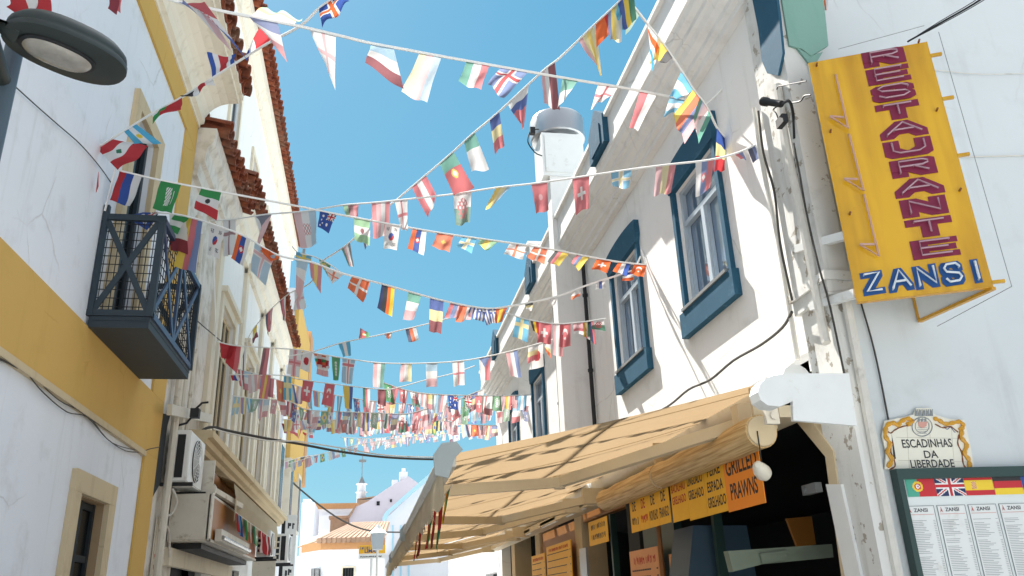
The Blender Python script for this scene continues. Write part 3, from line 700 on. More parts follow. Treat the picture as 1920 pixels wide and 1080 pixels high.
x = MB(); x.pbox(BS, 0, bl_, SV0 - .02, SV0 - .001, -.015, .015); x.pbox(SG, SU0, SU1, SV0 - .004, SV0 - .001, -.03, .004); x.bar(wallpt + Vector((0, 0, 0)) * 0 + Vector((0, 0, SV0 - wallpt.z)), Vector((wallpt.x, wallpt.y, SV1)), .02, .02)
x.build('edge_trim', 'gold', sg)
for v in (SV0 + .02, SV0 + (SV1 - SV0) * .5, SV1 - .12, SV0 + (SV1 - SV0) * .74):
    x = MB(); x.pbox(SG, SU1 - .005, SU1 + .07, v, v + .02, -.02, .0); x.build('fixing_lug', 'signy', sg)
for (pxx, pyy) in ((1531, 124), (1557, 248), (1593, 402), (1756, 208), (1799, 358), (1722, 80)):
    u, v = SG.uv(pxx, pyy); x = MB(); x.tube([SG.pt(u, v, 0), SG.pt(u, v, .035)], .007, 8); x.build('spacer_bolt', 'brown', sg)
# bracket arms back to the facade
for (a, b, lb) in (((1495, 467), (1592, 440), 'upper'), ((1523, 575), (1606, 550), 'lower')):
    p = atX(a[0], a[1], 2.93); q = SG.px(b[0], b[1], -.04); q.z = q.z
    x = MB(); x.bar(p, q, .05, .055); x.build('mounting_bar', 'white', sg)
STK = {'R': [[(0, 0), (0, 1), (.8, 1), (1, .85), (1, .66), (.8, .52), (0, .52)], [(.5, .52), (1, 0)]], 'E': [[(1, 1), (0, 1), (0, 0), (1, 0)], [(0, .5), (.92, .5)]],
       'S': [[(1, .78), (.8, 1), (.2, 1), (0, .8), (.12, .58), (.88, .42), (1, .2), (.8, 0), (.2, 0), (0, .22)]], 'T': [[(0, 1), (1, 1)], [(.5, .95), (.5, 0)]],
       'A': [[(0, 0), (.5, 1), (1, 0)], [(.22, .36), (.78, .36)]], 'U': [[(0, 1), (0, .25), (.2, 0), (.8, 0), (1, .25), (1, 1)]],
       'N': [[(0, 0), (0, 1), (1, 0), (1, 1)]], 'Z': [[(0, 1), (1, 1), (0, 0), (1, 0)]], 'I': [[(.5, 0), (.5, 1)]]}
def hull(pts):
    pts = sorted(set(pts)); 
    def half(ps):
        h = []
        for p in ps:
            while len(h) > 1 and (h[-1][0] - h[-2][0]) * (p[1] - h[-2][1]) - (h[-1][1] - h[-2][1]) * (p[0] - h[-2][0]) <= 0: h.pop()
            h.append(p)
        return h[:-1]
    return half(pts) + half(pts[::-1])
def letter(ch, P, u0, v0, w, h, tx, ty, pmat, nmat, parent, r=.006, slope=0):
    mb = MB(); k = 0
    for st in STK[ch]:
        for (a, b), (c, e) in zip(st, st[1:]):
            U = lambda q: u0 + tx + q * (w - 2 * tx); V = lambda q: v0 + ty + q * (h - 2 * ty)
            pts = [(U(p) + sx_ * tx, V(q) + sy_ * ty) for p, q in ((a, b), (c, e)) for sx_ in (-1, 1) for sy_ in (-1, 1)]
            pts = [(round(p, 5), round(q, 5)) for p, q in pts]
            k += 1; mb.prism([P.pt(p, q + slope * (p - u0), .001) for p, q in hull(pts)], P.N * (.002 + .0006 * k))
    o = mb.build('painted_letter', pmat, parent)
    nb = MB()
    for st in STK[ch]:
        nb.tube([P.pt(u0 + tx + a * (w - 2 * tx), v0 + ty + b * (h - 2 * ty) + slope * (u0 + tx + a * (w - 2 * tx) - u0), .028) for a, b in st], r, 6)
        a, b = st[0]; c = P.pt(u0 + tx + a * (w - 2 * tx), v0 + ty + b * (h - 2 * ty) + slope * (tx + a * (w - 2 * tx))); nb.tube([c, c + P.N * .028], .005, 6)
    nb.build('neon_tube', nmat, o)
lt = SG.uv(1657, 92); lb_ = SG.uv(1752, 487); LW = .27
word = 'RESTAURANTE'; n = len(word); LV1, LV0 = lt[1], lb_[1]; ph = (LV1 - LV0) / n
ucA = SG.uv(1657, 110)[0]; ucB = SG.uv(1752, 462)[0]
for i, c in enumerate(word):
    uc = ucA + (ucB - ucA) * i / (n - 1)
    ww = LW * (1.0 if c not in 'AU' else 1.08)
    letter(c, SG, uc - ww / 2, LV1 - (i + 1) * ph + .012, ww, ph - .016, .05 if c in 'RETNU' else .04, .018 if c in 'ES' else .024, 'maroon', 'neonm', sg, .006)
z0 = SG.uv(1620, 556); z1 = SG.uv(1845, 520); zt = SG.uv(1613, 512)
zw = (z1[0] - z0[0]); us = [0, .215, .44, .66, .90]; ws = [.19, .215, .20, .19, .10]
for c, a, b in zip('ZANSI', us, ws):
    letter(c, SG, z0[0] + a * zw, z0[1], b * zw, (zt[1] - z0[1]) * .98, .022, .02, 'blueletter', 'neonw', sg, .0075, slope=(z1[1] - z0[1]) / zw)
for st in ([(1567, 140), (1590, 240), (1556, 218), (1582, 220)], [(1592, 252), (1619, 357), (1583, 335), (1609, 336)], [(1620, 365), (1648, 480), (1612, 458), (1640, 458)]):
    x = MB(); x.tube([SG.px(*p, .03) for p in st[:3]] , .0075, 6); x.tube([SG.px(*st[3], .03), SG.px(*st[2], .03)], .0075, 6); x.tube([SG.px(*st[0], .0), SG.px(*st[0], .03)], .006, 6); x.build('neon_arrow', 'neon', sg)
# clear acrylic cover with fine edges
x = MB()
pp = [SG.px(*p, .10) for p in ((1572, 92), (1733, 48), (1760, 60), (1897, 537))] + [EW.px(1757, 612, .05)]
for a, b in ((0, 1), (2, 3), (3, 4)): x.tube([pp[a], pp[b]], .0022, 5)
x.build('guard_wire', 'grey', sg)
# ================================================================== AWNINGS
XF, ZF, XW, ZW = .49, 2.43, 2.74, 2.94          # front bar and wall cassette
def awning(y0, y1, label, arms, sag=.03):
    aw = thing('awning', (XW, (y0 + y1) / 2, ZF), label, 'awning', 'beige awnings along the restaurant')
    n, m_ = 24, int((y1 - y0) / .12); mb = MB(); rnd = random.Random(y0)
    ph = [rnd.uniform(0, 6) for _ in range(4)]
    def z_at(s, y):       # s 0 wall .. 1 front
        b = ZW + .02 + (ZF + .03 - ZW - .02) * s
        return b - sag * math.sin(math.pi * s) * (1 + .4 * math.sin(y * 2.1 + ph[0])) 
    for i in range(n):
        for j in range(m_):
            q = []
            for a, b in ((i, j), (i + 1, j), (i + 1, j + 1), (i, j + 1)):
                s = a / n; y = y0 + .02 + (y1 - y0 - .04) * b / m_; q.append((XW + (XF - XW) * s, y, z_at(s, y)))
            mb.face(q)
    c = mb.build('canvas', 'awning', aw, smooth=True)
    bm = bmesh.new(); bm.from_mesh(c.data); bmesh.ops.remove_doubles(bm, verts=bm.verts, dist=1e-5); bm.to_mesh(c.data); bm.free()
    y = y0 + .35
    while y < y1 - .2:
        x = MB(); pts = [(XW + (XF - XW) * k / 12, y, z_at(k / 12, y) - .004) for k in range(13)]
        for a, b in zip(pts, pts[1:]): x.bar(a, b, .014, .002)
        y += 1.15; x.build('seam', 'seam', aw)
    x = MB(); x.tube([(XW + .1, y0 - .04, ZW), (XW + .1, y1 + .02, ZW)], .105, 16); x.build('cassette', 'white', aw, smooth=True)
    x = MB(); x.box(XW - .02, XW + .2, y0 + .05, y1 - .05, ZW - .24, ZW - .16); x.build('support_bar', 'creambar', aw)
    x = MB(); x.box(XF - .045, XF + .03, y0 - .01, y1, ZF - .05, ZF + .045); x.tube([(XF - .03, y0 - .01, ZF), (XF - .03, y1, ZF)], .05, 10)
    x.build('front_bar', 'dirtywhite', aw)
    x = MB()      # hooked end cap
    x.prism([(XF - .10, y0 - .03, ZF - .1), (XF - .11, y0 - .03, ZF + .02), (XF - .06, y0 - .03, ZF + .09), (XF + .03, y0 - .03, ZF + .10), (XF + .07, y0 - .03, ZF + .05), (XF + .02, y0 - .03, ZF + .0), (XF - .02, y0 - .03, ZF - .12)], (0, .025, 0))
    x.build('end_cap', 'polelt', aw)
    # valance: scalloped strip
    mb = MB(); k = int((y1 - y0) / .02); pr = None
    for j in range(k + 1):
        y = y0 + (y1 - y0) * j / k; low = .21 + .035 * abs(math.sin(y * math.pi / .16)); off = .02 * math.sin(y * 7 + ph[2]) + .012 * math.sin(y * 17)
        cur = [(XF - .05, y, ZF - .03), (XF - .055 + off * .5, y, ZF - .03 - low / 2), (XF - .05 + off, y, ZF - .03 - low)]
        if pr:
            for a in (0, 1): mb.face([pr[a], cur[a], cur[a + 1], pr[a + 1]])
        pr = cur
    mb.build('valance', 'valance', aw, smooth=True)
    for ya, yf in arms:       # folding arms
        el = (1.62, (ya + yf) / 2 + 1.15, 2.55)
        a = MB(); a.bar((2.62, ya, 2.72), el, .07, .085); a.box(2.52, 2.8, ya - .05, ya + .06, 2.66, 2.84); a.build('rear_arm', 'creambar', aw)
        f = MB(); f.bar(el, (XF + .04, yf, ZF - .02), .075, .085); e = Vector(el); f.tube([e - Vector((0, 0, .055)), e + Vector((0, 0, .055))], .05, 10); f.build('front_arm', 'creambar', aw)
    return aw
awning(4.95, 10.0, 'nearest beige awning over the restaurant front with its grey end cap in view', [(5.25, 6.3), (9.6, 8.55)])
awning(10.12, 15.0, 'middle beige awning along the restaurant front behind the nearest one', [(10.6, 10.9), (14.6, 12.6)])
awning(15.12, 19.0, 'farthest beige awning along the restaurant front', [(15.4, 15.6), (18.7, 17.6)])
# white hood box on the corner over the cassette end
hb = thing('awning_hood', (2.9, 4.7, 2.8), 'flat white sheet metal hood panel closing the awning end at the corner', 'panel')
q = [atY(*p, 4.42) for p in ((1484, 700), (1592, 700), (1607, 798), (1488, 788))]
x = MB(); x.prism(q, (0, .03, 0)); x.build('front_panel', 'white', hb)
q2 = [atY(*p, 4.40) for p in ((1421, 735), (1425, 720), (1435, 710), (1450, 704), (1486, 699), (1487, 752), (1462, 762), (1440, 760), (1426, 750))]
x = MB(); x.prism(q2, (0, .12, 0)); x.build('round_cap', 'white', hb)
x = MB(); c = atY(1450, 780, 4.8); x.box(c.x - .05, c.x + .04, 4.8, 4.84, c.z - .05, c.z + .05); x.tube([(c.x, 4.78, c.z), (c.x, 4.86, c.z)], .025, 12); x.build('bracket_plate', 'dirtywhite', hb)
# portuguese flags hanging under the awning front built later with FLAGS

# reed blinds rolled up
for (ya, yb, lb) in ((4.98, 6.9, 'nearer rolled reed blind hung under the awning above the yellow dish cards'), (6.98, 8.75, 'farther rolled reed blind hung under the awning, left of the nearer roll')):
    rl = thing('rolled_blind', (2.58, (ya + yb) / 2, 2.6), lb, 'blind', 'rolled reed blinds'); x = MB()
    N = 22; pts = [(2.56, ya, 2.62), (2.56, yb, 2.64)]
    x.tube([(2.56, ya + (yb - ya) * k / 10, 2.60 + .004 * math.sin(k * 2)) for k in range(11)], .115, N, rs=[.112 + .003 * math.sin(k * 1.3) for k in range(11)])
    x.build('reed_roll', 'woodroll', rl, smooth=True)
    x = MB(); x.box(2.53, 2.6, ya + .01, ya + .04, 2.69, 2.9); x.tube([(2.56, ya - .015, 2.60), (2.56, ya + .02, 2.60)], .11, 20, rs=[.1, .108]); x.build('end_ring', 'cream', rl)
# porcelain lamp holder
c = atX(1425, 880, 2.5); lh = thing('lamp_holder', c, 'white ribbed lamp holder hanging in front of the orange prawn card', 'lamp')
x = MB(); x.tube([c + Vector((-.045, -.02, .02)), c + Vector((-.03, -.02, .02)), c + Vector((.0, 0, 0)), c + Vector((.03, .02, -.02)), c + Vector((.055, .03, -.03))], .05, 18, rs=[.012, .035, .05, .055, .045]); x.build('shell', 'porcelain', lh, smooth=True)
x = MB(); x.tube([c + Vector((.02, 0, .04)), c + Vector((.02, 0, .25))], .004, 6); x.build('cord', 'black', lh)

# dish cards
YS = Pl((2.60, 0, 0), (0, 1, 0), (-1, 0, 0))
def card(name, P, u0, u1, v0, v1, mat, lines, label, cat='sign', group=None, d=0, hh=None, inkm='ink', th=.006):
    o = thing(name, P.pt((u0 + u1) / 2, v0, d), label, cat, group)
    x = MB(); x.pbox(P, u0, u1, v0, v1, d - th, d); x.build('board', mat, o)
    n = len(lines); H_ = (v1 - v0) / (n + .35)
    for i, ln in enumerate(lines):
        im = inkm
        if isinstance(ln, tuple): ln, im = ln
        if not ln: continue
        if ln[0] == '~': hq = min(hh or 9, H_ * .6); smudge(o, P, u0 + (u1 - u0) * .12, u1 - (u1 - u0) * .12, v1 - (i + 1) * H_ + H_ * .1, hq, d, im, i + int(u0 * 10)); continue
        h = min(hh or 9, H_ * .68); um = (u0 + u1) / 2
        wd = min((u1 - u0) * .86, len(ln) * h * .62)
        text(o, ln, P, um, v1 - (i + 1) * H_ + H_ * .08, d, h, im, 'lettering', w=wd, align='CENTER', bold=.02, flip=-1)
    return o
cy0, cy1 = 5.15, 5.72
GD = 'yellow dish cards under the reed blinds'
card('dish_card', YS, 5.13, 5.72, 2.155, 2.56, 'cardo', ['GRILLED', 'PRAWNS'], 'orange card reading GRILLED PRAWNS, at the near end of the dish cards', 'sign', GD, .008)
card('dish_card', YS, 5.725, 6.12, 2.17, 2.56, 'cardy', ['PEIXE', 'ESPADA', 'GRELHADO'], 'yellow card reading PEIXE ESPADA GRELHADO, next to the orange prawn card', 'sign', GD)
card('dish_card', YS, 6.125, 6.5, 2.17, 2.54, 'cardy', ['LINGUADO', 'GRELHADO', ''], 'yellow card reading LINGUADO GRELHADO', 'sign', GD)
card('dish_card', YS, 6.505, 6.88, 2.19, 2.52, 'cardy', ['BACALHAU', 'GRELHADO', ''], 'yellow card with red lettering reading BACALHAU GRELHADO', 'sign', GD, inkm='inkr')
ym = [6.93, 7.22, 7.5, 7.78, 8.06]
for k, (tx_, im, cl) in enumerate((('DE;FRANGO', 'ink', 'yellow card reading DE FRANGO beside the red BACALHAU card'), ('DE;NOVILHO', 'ink', 'yellow card reading DE NOVILHO, two places left of the BACALHAU card'),
                              ('DE;~', 'inkr', 'yellow card with red lettering, second from the far end of the row'), ('DE;~', 'ink', 'yellow card at the far end of the dish card row'))):
    card('dish_card', YS, ym[k], ym[k + 1] - .005, 2.2, 2.52, 'cardy', tx_.split(';'), cl, 'sign', GD, .003, hh=.09, inkm=im)
# menu boards further in
def lines_board(name, P, u0, u1, v0, v1, mat, label, head, col=('inkr', 'ink'), rows=9, d=0):
    o = thing(name, P.pt((u0 + u1) / 2, v0, d), label, 'menu board', 'menu boards along the restaurant front')
    x = MB(); x.pbox(P, u0, u1, v0, v1, d - .012, d); x.build('board', mat, o)
    if not head: smudge(o, P, u0 + (u1 - u0) * .1, u1 - (u1 - u0) * .1, v1 - (v1 - v0) * .14, (v1 - v0) * .08, d, col[0], int(u0 * 9))
    if head: text(o, head, P, (u0 + u1) / 2, v1 - (v1 - v0) * .13, d, (v1 - v0) * .07, col[0], 'lettering', w=(u1 - u0) * .8, align='CENTER', bold=.02, flip=-1)
    x = MB(); rr = random.Random(int(u0 * 100))
    for k in range(rows):
        v = v1 - (v1 - v0) * (.2 + .76 * k / rows); a = u1 - .05 - rr.uniform(0, .04); h_ = (v1 - v0) * .012 + .003
        t = a
        while t > u0 + .18 + rr.uniform(0, .2):
            l = rr.uniform(.03, .08); x.pbox(P, t - l, t, v, v + h_, d, d + .002); t -= l + .012
        x.pbox(P, u0 + .04, u0 + .08, v, v + h_, d, d + .002)
    x.build('print', col[1], o); return o
MP = Pl((2.9, 0, 0), (0, 1, 0), (-1, 0, 0))
lines_board('menu_board', MP, 8.2, 9.15, 1.0, 2.08, 'cardp', 'large peach menu board with grilled dishes list under the yellow card row', None, rows=12)
lines_board('menu_board', MP, 7.4, 7.9, 1.55, 1.98, 'cardp', 'narrow peach board reading COZIDA DE PEIXE next to the large menu board', 'COZIDA DE PEIXE', rows=3)
card('dish_card', MP, 9.9, 10.8, 2.25, 2.55, 'cardy', ['~', '~'], 'lone tilted yellow card hanging over a dark doorway', 'sign', None, .01, hh=.08)
lines_board('menu_board', MP, 11.9, 13.6, 1.75, 2.42, 'cardy', 'long yellow menu board on the second shop front', None, rows=5)
lines_board('menu_board', MP, 13.75, 14.9, 1.6, 2.35, 'cardy', 'far yellow menu board half hidden by the awning arms', None, rows=6)
x = MB(); x.pbox(MP, 10.95, 11.3, 1.2, 2.25, 0, .03); tag(x.build('shop_mirror', 'steel'), 'narrow shiny steel mirror panel in the dark doorway', 'mirror')
for k, (y, lb) in enumerate(((9.4, 'fluorescent tube lamp above the peach menu board'), (10.9, 'fluorescent tube lamp above the tilted yellow card'), (12.6, 'fluorescent tube lamp over the long yellow board'), (14.6, 'farthest fluorescent tube lamp under the awnings'))):
    l = thing('tube_lamp', (2.75, y, 2.72), lb, 'lamp', 'tube lamps under the awnings'); x = MB(); x.box(2.72, 2.79, y - .55, y + .55, 2.72, 2.76); x.build('batten', 'dirtywhite', l)
    x = MB(); x.tube([(2.755, y - .53, 2.70), (2.755, y + .53, 2.70)], .016, 8); x.build('tube', 'white', l)
# brown timber panels and beam in the shop
x = MB(); x.box(3.02, 3.12, 9.46, 11.58, 2.62, 2.98); tag(x.build('timber_beam', 'brownpanel'), 'brown timber lintel over the doorway behind the lamps', 'beam')
x = MB(); x.box(3.04, 3.12, 12.05, 14.58, 1.2, 2.7); tag(x.build('wall_panel', 'brownpanel'), 'brown wall panel behind the long yellow board', 'panel')
x = MB(); x.tube([(2.86, 8.0, 1.2), (2.86, 8.0, 2.72)], .025, 8); tag(x.build('post', 'rust'), 'rusty pole left of the large peach board', 'pole')
# things inside the opening near the corner
gr_ = thing('rotisserie_hood', (3.4, 5.2, 1.9), 'dull green grey metal rail housing inside the dark opening by the corner', 'rail')
q = [atY(*p, 5.6) for p in ((1365, 1033), (1410, 1030), (1560, 1020), (1563, 1045), (1430, 1058), (1375, 1072))]
x = MB(); x.prism(q, (0, .08, 0)); x.build('housing', 'olive', gr_)
q = [atY(*p, 5.57) for p in ((1425, 1038), (1475, 1032), (1475, 1050), (1430, 1056))]; x = MB(); x.prism(q, (0, .025, 0)); x.build('cover', 'olive', gr_)
q = [atY(*p, 6.4) for p in ((1475, 972), (1522, 968), (1530, 1020), (1497, 1030))]; x = MB(); x.prism(q, (0, .03, 0)); tag(x.build('wicker_panel', 'brownpanel'), 'brown wicker panel glimpsed deep inside the opening', 'panel')
x = MB(); q = [atY(*p, 7.2) for p in ((1300, 985), (1400, 985), (1420, 1090), (1290, 1090))]; x.prism(q, (0, .5, 0)); tag(x.build('steel_cabinet', 'cabinet'), 'dark blue grey cabinet standing inside the restaurant', 'cabinet')
# guide rail boards beside the opening
sgd = thing('shutter_guide', (3.0, 4.9, 0), 'flaking white board standing in the opening beside the corner pier', 'board')
q = [atX(*p, 2.93) for p in ((1548, 908), (1576, 908), (1620, 1110), (1590, 1110))]
x = MB(); x.prism(q, (.03, 0, 0)); x.build('board', 'white', sgd)
c = atX(1520, 915, 2.95); x = MB(); x.box(c.x, c.x + .05, c.y - .06, c.y + .12, c.z - .035, c.z + .03); x.tube([(c.x - .01, c.y + .08, c.z), (c.x + .06, c.y + .08, c.z)], .02, 10); x.build('latch', 'grey', sgd)
x = MB(); q = [atX(*p, 2.94) for p in ((1462, 764), (1500, 760), (1562, 846), (1596, 1100), (1580, 1100), (1547, 856), (1486, 782))]; x.prism(q, (.12, 0, 0)); tag(x.build('opening_frame', 'cream'), 'beige chamfered frame inside the corner end of the shop opening', 'frame')

# ================================================================== STREET NAME TILES
az = thing('street_name_tiles', EW.px(1740, 870, .02), 'cream tile street name plaque with yellow scrolls and crest on the end wall', 'sign')
out = [(1657, 880), (1660, 850), (1652, 818), (1657, 790), (1690, 783), (1711, 778), (1716, 766), (1744, 766), (1750, 778), (1775, 786), (1806, 788), (1812, 812), (1820, 850), (1826, 884)]
x = MB(); x.prism([EW.px(*p, .015) for p in out], EW.N * .012); x.build('tile_plate', 'ceramic', az)
x = MB()
for a, b in (((1700, 790), (1705, 880)), ((1742, 790), (1748, 880)), ((1783, 795), (1790, 880)), ((1680, 820), (1806, 822)), ((1684, 863), (1812, 866))):
    x.tube([EW.px(*a, .027), EW.px(*b, .027)], .0012, 4)
x.build('tile_joint', 'grout', az)
def scroll(pts, r, m):
    x = MB(); P = smooth_path([EW.px(*p, .029) for p in pts], 5); n = len(P)
    x.tube(P, r, 6, rs=[r * (.55 + .45 * abs(math.sin(k * .75))) for k in range(n)]); return x.build('scroll', m, az, smooth=True)
for pts, r, m in (([(1664, 876), (1672, 862), (1664, 848), (1668, 832), (1660, 818), (1662, 800), (1672, 793), (1684, 798)], .017, 'gold'),
                  ([(1682, 800), (1690, 790), (1702, 785), (1710, 790), (1700, 797)], .016, 'gold'), ([(1750, 784), (1760, 788), (1772, 795), (1786, 793), (1800, 791), (1806, 800), (1798, 806)], .016, 'gold'),
                  ([(1804, 806), (1802, 820), (1812, 834), (1808, 850), (1816, 862), (1818, 878)], .017, 'gold'),
                  ([(1668, 880), (1678, 874), (1676, 860), (1670, 845), (1674, 828)], .005, 'brown'), ([(1812, 880), (1806, 868), (1803, 848), (1796, 832), (1798, 815)], .005, 'brown'),
                  ([(1660, 806), (1670, 812), (1678, 806), (1692, 800), (1708, 797)], .005, 'brown'), ([(1753, 795), (1768, 802), (1782, 800), (1796, 810)], .005, 'brown')):
    scroll(pts, r, m)
x = MB()
cpx, cpy = 1729, 797
ring = [EW.px(cpx + 19 * math.cos(t), cpy + 3 + 18 * math.sin(t), .029) for t in [k * math.pi * 2 / 20 for k in range(21)]]; x.tube(ring, .003, 5)
ring = [EW.px(cpx + 13 * math.cos(t), cpy + 2 + 13 * math.sin(t), .029) for t in [k * math.pi * 2 / 16 for k in range(17)]]; x.tube(ring, .002, 5)
for k in range(5):
    a = 1715 + k * 7; x.prism([EW.px(*p, .028) for p in ((a, 780), (a + 1, 767), (a + 3, 772), (a + 5, 767), (a + 6, 780))], EW.N * .004)
for k in range(4): x.tube([EW.px(1720, 802 + k * 3.4, .029), EW.px(1738, 802 + k * 3.4, .029)], .0012, 4)
for k in range(3): x.prism([EW.px(*p, .028) for p in ((1721 + k * 6, 786), (1724 + k * 6, 784), (1725 + k * 6, 790), (1721 + k * 6, 791))], EW.N * .003)
x.build('crest', 'crestg', az)
x = MB(); x.prism([EW.px(*p, .028) for p in ((1721, 791), (1738, 791), (1737, 799), (1729, 803), (1722, 799))], EW.N * .002); x.build('crest_shield', 'pinkt', az)
x = MB(); x.tube(smooth_path([EW.px(*p, .029) for p in ((1770, 800), (1776, 805), (1782, 801), (1788, 808), (1791, 811))]), .002, 5); x.build('blue_scribble', 'blueletter', az)
def etext(s, px0, px1, pyb, hpx, par=az, m='ink', d=.028, bold=.012):
    u0, v0 = EW.uv(px0, pyb, d); u1, v1 = EW.uv(px1, pyb, d); vt = EW.uv(px0, pyb - hpx, d)[1]
    return text(par, s, EW, u0, v0, d, vt - v0, m, 'lettering', w=u1 - u0, bold=bold)
etext('ESCADINHAS', 1693, 1787, 840, 16); etext('DA', 1734, 1760, 859, 14)
etext('LIBERDADE', 1709, 1791, 877.5, 15)

# ================================================================== MENU CASE
mc = thing('menu_case', EW.px(1800, 900, .06), 'dark framed wall menu case with country flags and four printed price lists', 'menu board')
mu0, mv1 = EW.uv(1676, 880, .06); mu1 = mu0 + 1.16; mv0 = mv1 - 1.15
x = MB(); x.pbox(EW, mu0 + .03, mu1 - .03, mv0 + .03, mv1 - .03, .012, .05); x.build('back_panel', 'paper', mc)
for a in ((mu0, mu0 + .034, mv0, mv1), (mu1 - .034, mu1, mv0, mv1), (mu0 + .034, mu1 - .034, mv1 - .062, mv1), (mu0 + .034, mu1 - .034, mv0, mv0 + .05)):
    x = MB(); x.pbox(EW, *a, .01, .085); x.build('frame_bar', 'boardgreen', mc)
fx = [EW.uv(p, 892, .052)[0] for p in (1694, 1750, 1803, 1858, 1912)]; fw = (fx[4] - fx[0]) / 4
fv1 = EW.uv(1700, 894, .052)[1]; fv0 = EW.uv(1700, 932, .052)[1]
pg0 = EW.uv(1698, 950, .052); pgw = EW.uv(1750, 950, .052)[0] - pg0[0]; pit = (EW.uv(1874, 950, .052)[0] - pg0[0]) / 3
for k in range(5):
    u = pg0[0] + k * pit; v1 = pg0[1]; v0 = mv0 + .06
    pg = MB(); pg.pbox(EW, u, u + pgw, v0, v1, .05, .053)
    po = pg.build('price_list', 'white', mc)
    x = MB()
    for a in ((u - .003, u, v0, v1 + .003), (u + pgw, u + pgw + .003, v0, v1 + .003), (u, u + pgw, v1, v1 + .003)): x.pbox(EW, *a, .05, .055)
    x.build('page_border', 'inkg', po)
    def pt_(s, a, b, w_, h_, m): return text(po, s, EW, a, b, .053, h_, m, 'lettering', w=w_, bold=.02)
    pt_('ZANSI', u + pgw * .26, v1 - .034, pgw * .5, .022, 'ink'); pt_('À', u + pgw * .07, v1 - .038, pgw * .1, .03, 'inkr')
    x = MB(); x.pbox(EW, u + .008, u + pgw - .008, v1 - .05, v1 - .047, .0532, .0545); x.build('red_rule', 'inkp', po)
    x = MB(); rr = random.Random(k); v = v1 - .085
    while v > v0 + .02:
        if rr.random() < .07: v -= .012
        x.pbox(EW, u + pgw * .06, u + pgw * rr.uniform(.4, .72), v, v + .0022, .0532, .0542)
        x.pbox(EW, u + pgw * .88, u + pgw * .96, v, v + .0022, .0532, .0542); v -= .0098
    x.build('printed_lines', 'inkg', po)
# ================================================================== LEFT SIDE DETAILS
# street lamp
ld = Vector((.78, .63, 0)).normalized(); lc = atY(125, 100, 3.35)
sl_ = thing('street_lamp', (-1.72, 3.3, 0), 'dark grey green oval street lamp on a steel pole at the top left', 'lamp')
x = MB(); x.tube([(-1.78, 3.62, 0), (-1.78, 3.62, 2.0), (-1.78, 3.62, 4.38)], .05, 14, rs=[.07, .052, .042]); x.build('pole', 'polegrey', sl_, smooth=True)
side = Vector((ld.y, -ld.x, 0))
def lobe(a, b, prof, n=36, zc=0):        # superelliptic stack of rings
    mb = MB(); rings = []
    for (s, z) in prof:
        i = len(mb.v)
        for k in range(n):
            t = 2 * math.pi * k / n; c_, s__ = math.cos(t), math.sin(t)
            e = 2 / 2.35; p = ld * (a * s * abs(c_) ** e * (1 if c_ > 0 else -1) * (1.0 if c_ > 0 else 1.0)) + side * (b * s * abs(s__) ** e * (1 if s__ > 0 else -1))
            mb.v.append(lc + p + Vector((0, 0, z + zc - .0 * c_)))
        rings.append(i)
    for r1, r2 in zip(rings, rings[1:]):
        for k in range(n): mb.f.append((r1 + k, r1 + (k + 1) % n, r2 + (k + 1) % n, r2 + k)); mb.m.append(0)
    mb.f.append(tuple(rings[0] + k for k in range(n))[::-1]); mb.m.append(0); mb.f.append(tuple(rings[-1] + k for k in range(n))); mb.m.append(0)
    return mb
lobe(.262, .165, [(.93, -.02), (1.0, -.012), (1.0, .012), (.975, .02), (.985, .03), (.97, .055), (.85, .09), (.6, .115), (.2, .125)]).build('housing', 'lampbody', sl_, smooth=True)
lc_s = lc.copy(); lc = lc + ld * -.035
lobe(.155, .088, [(1.0, -.032), (1.05, -.028), (1.05, -.02)]).build('lens_rim', 'black', sl_, smooth=True)
lobe(.145, .08, [(.35, -.062), (.7, -.056), (.92, -.045), (1.0, -.033)]).build('lens', 'bulb', sl_, smooth=True)
lc = lc_s
e0 = lc - ld * .24
x = MB(); x.tube([Vector((-1.80, 3.62, 4.02)), e0 - ld * .10 + Vector((0, 0, .0)), e0 + ld * .03], .04, 12, rs=[.045, .04, .055]); x.tube([e0 - ld * .14, e0 - ld * .06], .062, 12); x.build('arm', 'lampbody', sl_, smooth=True)

# cables on the near house wall
def wallcable(pts, r, m, lb, P=LF, d=.03):
    return pipe('cable', [P.px(*p, d) for p in pts], r, m, lb, 'cable', None, 5)
wallcable([(-40, 105), (20, 155), (70, 200), (110, 235), (150, 270), (185, 310), (210, 345)], .005, 'cable', 'thin dark cable sagging across the near white wall beside the lamp')
wallcable([(-10, 668), (20, 683), (60, 705), (100, 735), (160, 778), (215, 815), (265, 845)], .007, 'cable', 'upper black cable strung just under the ochre band')
wallcable([(-10, 672), (40, 690), (80, 735), (125, 772), (163, 782), (200, 822), (235, 845), (268, 848)], .005, 'cable', 'lower sagging cable under the ochre band')
wallcable([(60, 702), (110, 750), (165, 780), (210, 830), (268, 847)], .004, 'cable', 'middle cable of the bundle under the ochre band')
wallcable([(268, 847), (280, 842), (300, 838)], .006, 'cable', 'short cable ends tied at the ochre corner strip')

